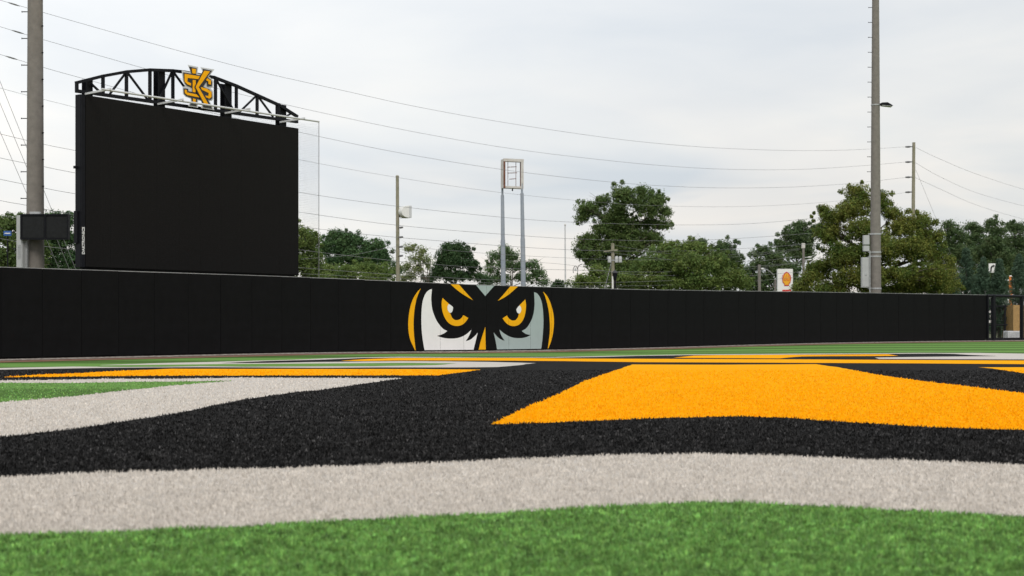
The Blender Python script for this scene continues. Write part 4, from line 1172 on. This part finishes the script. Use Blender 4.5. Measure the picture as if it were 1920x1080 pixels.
def tree(name, label, Y, base_px, lobes, material, dens=1.0, clump=0.5, per=46, size=0.2, trunk_r=0.22, group='trees beyond the wall', depth=0.9, flat=0.75, shell=0.5, limbs=14, droop=0.0, aspect=0.6, stems=1, lowfill=True):
    """lobes: (px, py, rx, ry[, dY]) in photo pixels at distance Y; the crown is the union of these rounded masses"""
    k = Y / F; X0 = xat(base_px, Y)
    t = thing(name, label, 'tree', (X0, Y, -0.3), group)
    C, RD = [], []
    for lb in lobes:
        px, py, rx, ry = lb[:4]; dy = lb[4] if len(lb) > 4 else 0.0
        c = np.array([xat(px, Y), Y + dy, zat(py, Y)]); a = np.array([rx * k, min(rx, ry * 1.5) * k * depth, ry * k])
        inner = np.maximum(a - clump * 0.75, a * 0.35)
        vol = a[0] * a[1] * a[2]; n = max(8, int(dens * 9.0 * vol ** 0.72 / clump ** 1.9))
        d = rng.normal(size=(n, 3)); d /= np.linalg.norm(d, axis=1)[:, None]
        d[:, 1] -= 0.15
        r = shell + (1 - shell) * rng.random(n) ** 0.6
        r *= rng.uniform(0.82, 1.12, n)
        C.append(c + d * r[:, None] * inner)
        cr = clump * rng.uniform(0.55, 1.25, n)
        RD.append(np.stack([cr, cr, cr * flat], 1))
        m2 = max(3, n // 4)                      # small tufts that break the outline
        d = rng.normal(size=(m2, 3)); d /= np.linalg.norm(d, axis=1)[:, None]
        C.append(c + d * a * rng.uniform(0.92, 1.16, m2)[:, None])
        cr = clump * rng.uniform(0.22, 0.42, m2); RD.append(np.stack([cr, cr, cr], 1))
    C = np.concatenate(C); RD = np.concatenate(RD)
    C[:, 2] = np.maximum(C[:, 2], 0.5)
    leaf_mesh('crown', C, RD, per, size * 0.70, material, t, droop, aspect)
    # trunk and limbs
    zc = np.array([l[1] for l in lobes]); top = zat(float(zc.min()), Y); mid = np.array([xat(np.mean([l[0] for l in lobes]), Y), Y, 0])
    m = MB()
    forks = []
    for s_i in range(stems):
        ox = random.uniform(-0.5, 0.5) * (stems > 1)
        p = [Vector((X0 + ox * .5, Y + ox * .2, -0.3)), Vector((X0 + ox + random.uniform(-.1, .1), Y, top * 0.22)), Vector((X0 * 0.7 + mid[0] * 0.3 + ox * 1.5, Y, top * 0.5)), Vector((X0 * 0.4 + mid[0] * 0.6 + ox * 2.2, Y, top * 0.88))]
        sp = spline(p, 5); rr = [trunk_r * (1 - 0.88 * i / (len(sp) - 1)) / (stems ** 0.5) for i in range(len(sp))]
        m.tube(sp, rr, 9); forks += [(q, r_) for q, r_ in zip(sp, rr)][3:]
    sel = rng.choice(len(C), min(limbs, len(C)), replace=False)
    for i in sel:
        e = Vector(C[i]); cand = [f for f in forks if f[0].z < e.z + 0.3] or forks[:1]
        f, fr = min(cand, key=lambda q: (q[0] - e).length + 0.6 * abs(q[0].z - e.z * 0.75))
        L = (e - f).length
        if L < 0.3: continue
        midp = f.lerp(e, 0.5) + Vector((random.uniform(-.1, .1) * L, random.uniform(-.1, .1) * L, -0.06 * L + random.uniform(0, .1) * L))
        sp = spline([f, midp, e], 4); r0 = min(fr * 0.7, 0.05 + 0.018 * L)
        m.tube(sp, [r0 * (1 - 0.85 * j / (len(sp) - 1)) for j in range(len(sp))], 6)
        for _ in range(2):
            q = sp[random.randint(3, len(sp) - 2)]; e2 = e + Vector((random.uniform(-1, 1), random.uniform(-1, 1), random.uniform(-.3, .8))) * clump * 1.6
            m.tube([q, q.lerp(e2, .55) + Vector((0, 0, .08)), e2], [r0 * .4, r0 * .28, r0 * .1], 5)
    obj('trunk', m, M_BARK, t, smooth=True, fix=False)
    return t


tree('oak_tree', 'large open crowned oak standing tallest behind the transformer pole', 112, 1172,
     [(1108, 392, 30, 22), (1092, 405, 17, 22), (1130, 378, 20, 16), (1166, 372, 30, 30, -1), (1158, 398, 30, 22), (1203, 358, 12, 16), (1213, 385, 38, 34, -.5), (1236, 372, 16, 20), (1246, 398, 18, 16), (1248, 422, 22, 10), (1212, 418, 40, 16), (1170, 425, 35, 20), (1128, 430, 26, 20), (1108, 450, 30, 22), (1092, 462, 20, 16), (1135, 466, 36, 26), (1180, 462, 40, 28), (1120, 492, 32, 20), (1170, 500, 40, 26), (1150, 412, 36, 20), (1195, 438, 44, 20), (1225, 450, 34, 18), (1100, 478, 26, 18), (1150, 445, 34, 20)],
     L_OAK, dens=1.15, clump=0.62, per=52, size=0.21, trunk_r=0.42, limbs=34, shell=0.45)
tree('broadleaf_tree', 'wide spreading olive green tree in front of the oak, above the wall', 100, 1262,
     [(1255, 470, 44, 24), (1300, 468, 38, 22), (1225, 500, 55, 30, -1), (1290, 498, 60, 32, -1.5), (1340, 495, 40, 30), (1365, 522, 38, 26, -1), (1300, 530, 60, 24, -2), (1230, 530, 60, 22, -2), (1165, 528, 50, 24, -1), (1395, 532, 18, 16), (1105, 527, 36, 20), (1085, 538, 20, 14), (1120, 508, 26, 16), (1200, 545, 80, 14), (1320, 547, 80, 14)],
     L_OLIVE, dens=1.35, clump=0.6, per=52, size=0.2, trunk_r=0.35, limbs=26)
tree('round_tree', 'rounded dark green tree between the oak and the pines', 150, 1364,
     [(1356, 462, 24, 18), (1364, 480, 34, 28), (1378, 500, 26, 24), (1345, 490, 24, 20), (1312, 455, 20, 8)], L_FAR, dens=0.95, clump=0.8, per=55, size=0.27, trunk_r=0.35)
tree('pine_tree', 'tall dark pine left of the orange tinged tree, topping the pine clump', 145, 1490,
     [(1500, 425, 20, 15), (1482, 440, 28, 20), (1510, 445, 26, 26), (1470, 462, 24, 18), (1500, 472, 36, 24), (1530, 430, 22, 18)], L_FAR, dens=0.95, clump=0.75, per=50, size=0.27, trunk_r=0.35)
tree('pine_tree', 'lower bushy pine behind the pale concrete lamp pole', 138, 1432,
     [(1420, 475, 16, 14), (1436, 466, 18, 12), (1450, 482, 28, 18), (1424, 496, 22, 18), (1460, 505, 36, 24), (1425, 525, 36, 22), (1480, 530, 44, 24), (1395, 530, 22, 18), (1440, 548, 60, 18), (1500, 548, 40, 18), (1400, 508, 16, 16), (1480, 505, 36, 22)], L_FAR, dens=1.0, clump=0.75, per=50, size=0.26, trunk_r=0.3)
tree('maple_tree', 'full bushy tree tinged orange and yellow behind the boxed light pole', 84, 1640,
     [(1612, 362, 32, 24, .5), (1600, 392, 38, 30), (1648, 378, 26, 30), (1560, 408, 34, 22), (1545, 392, 14, 8), (1552, 438, 36, 28), (1610, 432, 44, 32, -1), (1672, 398, 24, 22), (1690, 425, 34, 30, -.5), (1724, 418, 30, 26), (1742, 445, 34, 28), (1700, 465, 44, 34, -1), (1752, 480, 30, 30), (1640, 470, 50, 36, -1.5), (1575, 480, 48, 34, -1), (1540, 505, 34, 28), (1515, 520, 24, 20, -.5), (1590, 520, 50, 26, -1.5), (1660, 520, 50, 28, -2), (1725, 515, 44, 30, -1.5), (1768, 505, 26, 34), (1555, 541, 60, 20, -1), (1640, 543, 60, 20, -1), (1722, 541, 60, 20, -1), (1778, 535, 28, 22), (1500, 540, 24, 18)],
     L_MAPLE, dens=1.35, clump=0.5, per=58, size=0.155, trunk_r=0.33, limbs=36)
for i, (lab, bx, lob) in enumerate((
        ('distant pine just right of the orange tinged tree', 1785, [(1778, 424, 18, 16), (1790, 440, 26, 24), (1775, 465, 28, 24), (1800, 480, 34, 26), (1805, 525, 40, 30), (1810, 470, 30, 30, 3)]),
        ('distant broad topped pine behind the tallest cedar', 1828, [(1822, 424, 20, 12), (1836, 430, 18, 14), (1826, 448, 30, 20), (1842, 475, 32, 24), (1815, 495, 30, 22), (1820, 525, 40, 30), (1825, 470, 30, 30, 3)]),
        ('distant pine rising behind the arrow road sign', 1866, [(1862, 418, 18, 14), (1872, 432, 24, 18), (1860, 455, 28, 22), (1880, 480, 32, 26), (1855, 505, 34, 22), (1860, 525, 40, 30), (1865, 470, 30, 30, 3)]),
        ('distant pine behind the orange roadwork post', 1902, [(1896, 426, 18, 14), (1912, 428, 22, 16), (1905, 450, 30, 22), (1920, 478, 34, 26), (1895, 505, 34, 22), (1900, 525, 40, 30), (1905, 470, 30, 30, 3)]),
        ('distant pine at the end of the pine row beyond the gate', 1955, [(1945, 430, 24, 18), (1965, 424, 22, 16), (1955, 455, 34, 26), (1965, 490, 40, 30), (1970, 525, 40, 30), (1975, 470, 30, 30, 3)]))):
    tree('pine_tree', lab, 152 + (i % 2) * 8, bx, lob, L_FAR, dens=0.9, clump=0.8, per=48, size=0.28, trunk_r=0.35, group='distant pines beyond the gate')
tree('broadleaf_tree', 'leafy tree behind the electrical cabinet, left of the thick pole', 86, 18,
     [(40, 410, 24, 14), (20, 420, 26, 18), (48, 428, 30, 20), (5, 445, 30, 24), (40, 455, 34, 26), (10, 480, 36, 26), (50, 490, 34, 24), (-30, 470, 34, 34), (5, 415, 22, 14), (20, 500, 60, 20), (75, 470, 20, 40)], L_OAK, dens=1.4, clump=0.5, per=50, size=0.17)
tree('broadleaf_tree', 'leafy tree showing between the thick pole and the scoreboard', 88, 118,
     [(105, 406, 22, 12), (125, 415, 24, 16), (100, 430, 26, 18), (130, 445, 30, 24), (100, 465, 30, 24), (130, 485, 34, 24), (165, 440, 30, 30), (90, 495, 28, 20), (175, 485, 34, 26), (120, 505, 60, 18), (90, 450, 20, 30)], L_PINE, dens=1.4, clump=0.5, per=50, size=0.17)
tree('broadleaf_tree', 'yellowish green tree half hidden behind the scoreboard edge', 84, 566,
     [(572, 437, 20, 16), (560, 455, 34, 24), (582, 470, 18, 30), (560, 495, 36, 28), (585, 510, 22, 22), (545, 430, 24, 18), (594, 490, 18, 26), (590, 450, 14, 18)], L_OLIVE, dens=1.3, clump=0.5, per=50, size=0.17)
tree('pine_tree', 'gappy dark pine group crown beside the safety net', 104, 664,
     [(628, 438, 16, 11), (618, 455, 18, 15), (650, 444, 16, 13), (668, 452, 22, 16), (645, 468, 28, 17), (690, 462, 18, 14), (712, 458, 16, 10), (708, 478, 26, 20), (680, 490, 36, 18), (630, 490, 24, 16), (726, 490, 14, 14), (745, 505, 12, 10), (610, 470, 18, 18), (640, 455, 24, 16), (660, 478, 40, 18), (690, 474, 34, 18)], L_PINE, dens=1.6, clump=0.55, per=48, size=0.2, limbs=20, trunk_r=0.3)
tree('leafy_shrub', 'low olive green thicket above the wall left of the wooden pole', 92, 672,
     [(620, 508, 26, 18), (655, 512, 30, 20, -1), (690, 505, 30, 20), (722, 510, 26, 20, -.5), (700, 522, 40, 14, -1), (640, 524, 40, 12, -1), (600, 515, 26, 18)], L_OLIVE, dens=1.35, clump=0.5, per=50, size=0.17, trunk_r=0.14, stems=3)
tree('sparse_tree', 'thin pale leaved tree right of the wooden pole showing bare limbs', 94, 786,
     [(768, 466, 14, 8), (790, 470, 16, 10), (778, 485, 20, 13), (798, 488, 12, 12), (765, 500, 14, 10), (786, 505, 18, 12), (770, 520, 18, 10), (755, 525, 10, 8)], L_SPARSE, dens=0.55, clump=0.5, per=30, size=0.16, trunk_r=0.16, stems=2, limbs=26)
tree('dense_tree', 'dense dark rounded tree left of the sign posts', 96, 852,
     [(842, 463, 20, 12), (858, 462, 14, 9), (836, 478, 26, 17), (868, 475, 26, 17), (852, 490, 38, 20), (822, 502, 20, 22), (884, 498, 20, 20), (850, 515, 46, 18), (895, 518, 16, 14), (910, 526, 20, 11), (806, 524, 16, 12)], L_DARK, dens=1.2, clump=0.5, per=56, size=0.17, trunk_r=0.28)
tree('light_tree', 'airy mid green tree behind the two sign posts', 106, 958,
     [(945, 468, 14, 9), (930, 480, 20, 13), (958, 478, 20, 13), (945, 497, 32, 17), (975, 498, 22, 17), (1000, 497, 18, 13), (1012, 512, 17, 13), (920, 505, 16, 14), (985, 520, 30, 13), (935, 522, 34, 13), (1020, 527, 14, 10)], L_MID, dens=1.1, clump=0.55, per=44, size=0.18, trunk_r=0.2, stems=2, limbs=24)
tree('small_tree', 'small round bush beside the flagpole foot', 118, 1047, [(1047, 531, 11, 9), (1040, 536, 8, 7), (1056, 537, 8, 7)], L_DARK, dens=1.2, clump=0.4, per=40, size=0.17, trunk_r=0.1)


def cedar(label, px, top, half, Y):
    k = Y / F; X = xat(px, Y); H = zat(top, Y) + 0.3
    t = thing('cedar_tree', label, 'tree', (X, Y, -0.3), 'blue green cedars beyond the gate')
    n = 230; u = rng.random(n) ** 0.8; N = []; RD = []
    for ui in u:                                # each branch: an upswept plume of fine sprays
        z0 = -0.1 + ui * (H - 0.25); L = (half * k) * (1 - ui) ** 0.9 * random.uniform(0.6, 1.15) + 0.10; a_ = random.uniform(0, 2 * math.pi)
        for j in range(6):
            f = 0.25 + 0.75 * j / 5; r = L * f
            N.append((X + math.cos(a_) * r + random.uniform(-.04, .04), Y + math.sin(a_) * r, z0 + 0.5 * L * f ** 1.6 + random.uniform(-.04, .04)))
            q = 0.17 * (1.15 - 0.75 * f) + 0.02; RD.append((q, q, q * 1.1))
    leaf_mesh('crown', np.array(N), np.array(RD), 8, 0.11, L_CEDAR, t, -1.0, 0.35)
    m = MB().tube([(X, Y, -0.3), (X, Y, H * 0.5), (X, Y, H - 0.1)], [0.12, 0.07, 0.012], 7)
    obj('trunk', m, M_BARK, t, fix=False)


cedar('tallest cedar, first beside the orange tinged tree', 1812, 466, 40, 90)
cedar('second cedar, just left of the arrow road sign', 1843, 484, 34, 88)
cedar('cedar just right of the arrow road sign', 1874, 488, 32, 88)
cedar('cedar standing behind the tan container', 1910, 478, 34, 90)
cedar('short cedar squeezed beside the orange tinged tree foot', 1786, 510, 30, 88)
cedar('last cedar of the row past the container', 1950, 482, 34, 90)
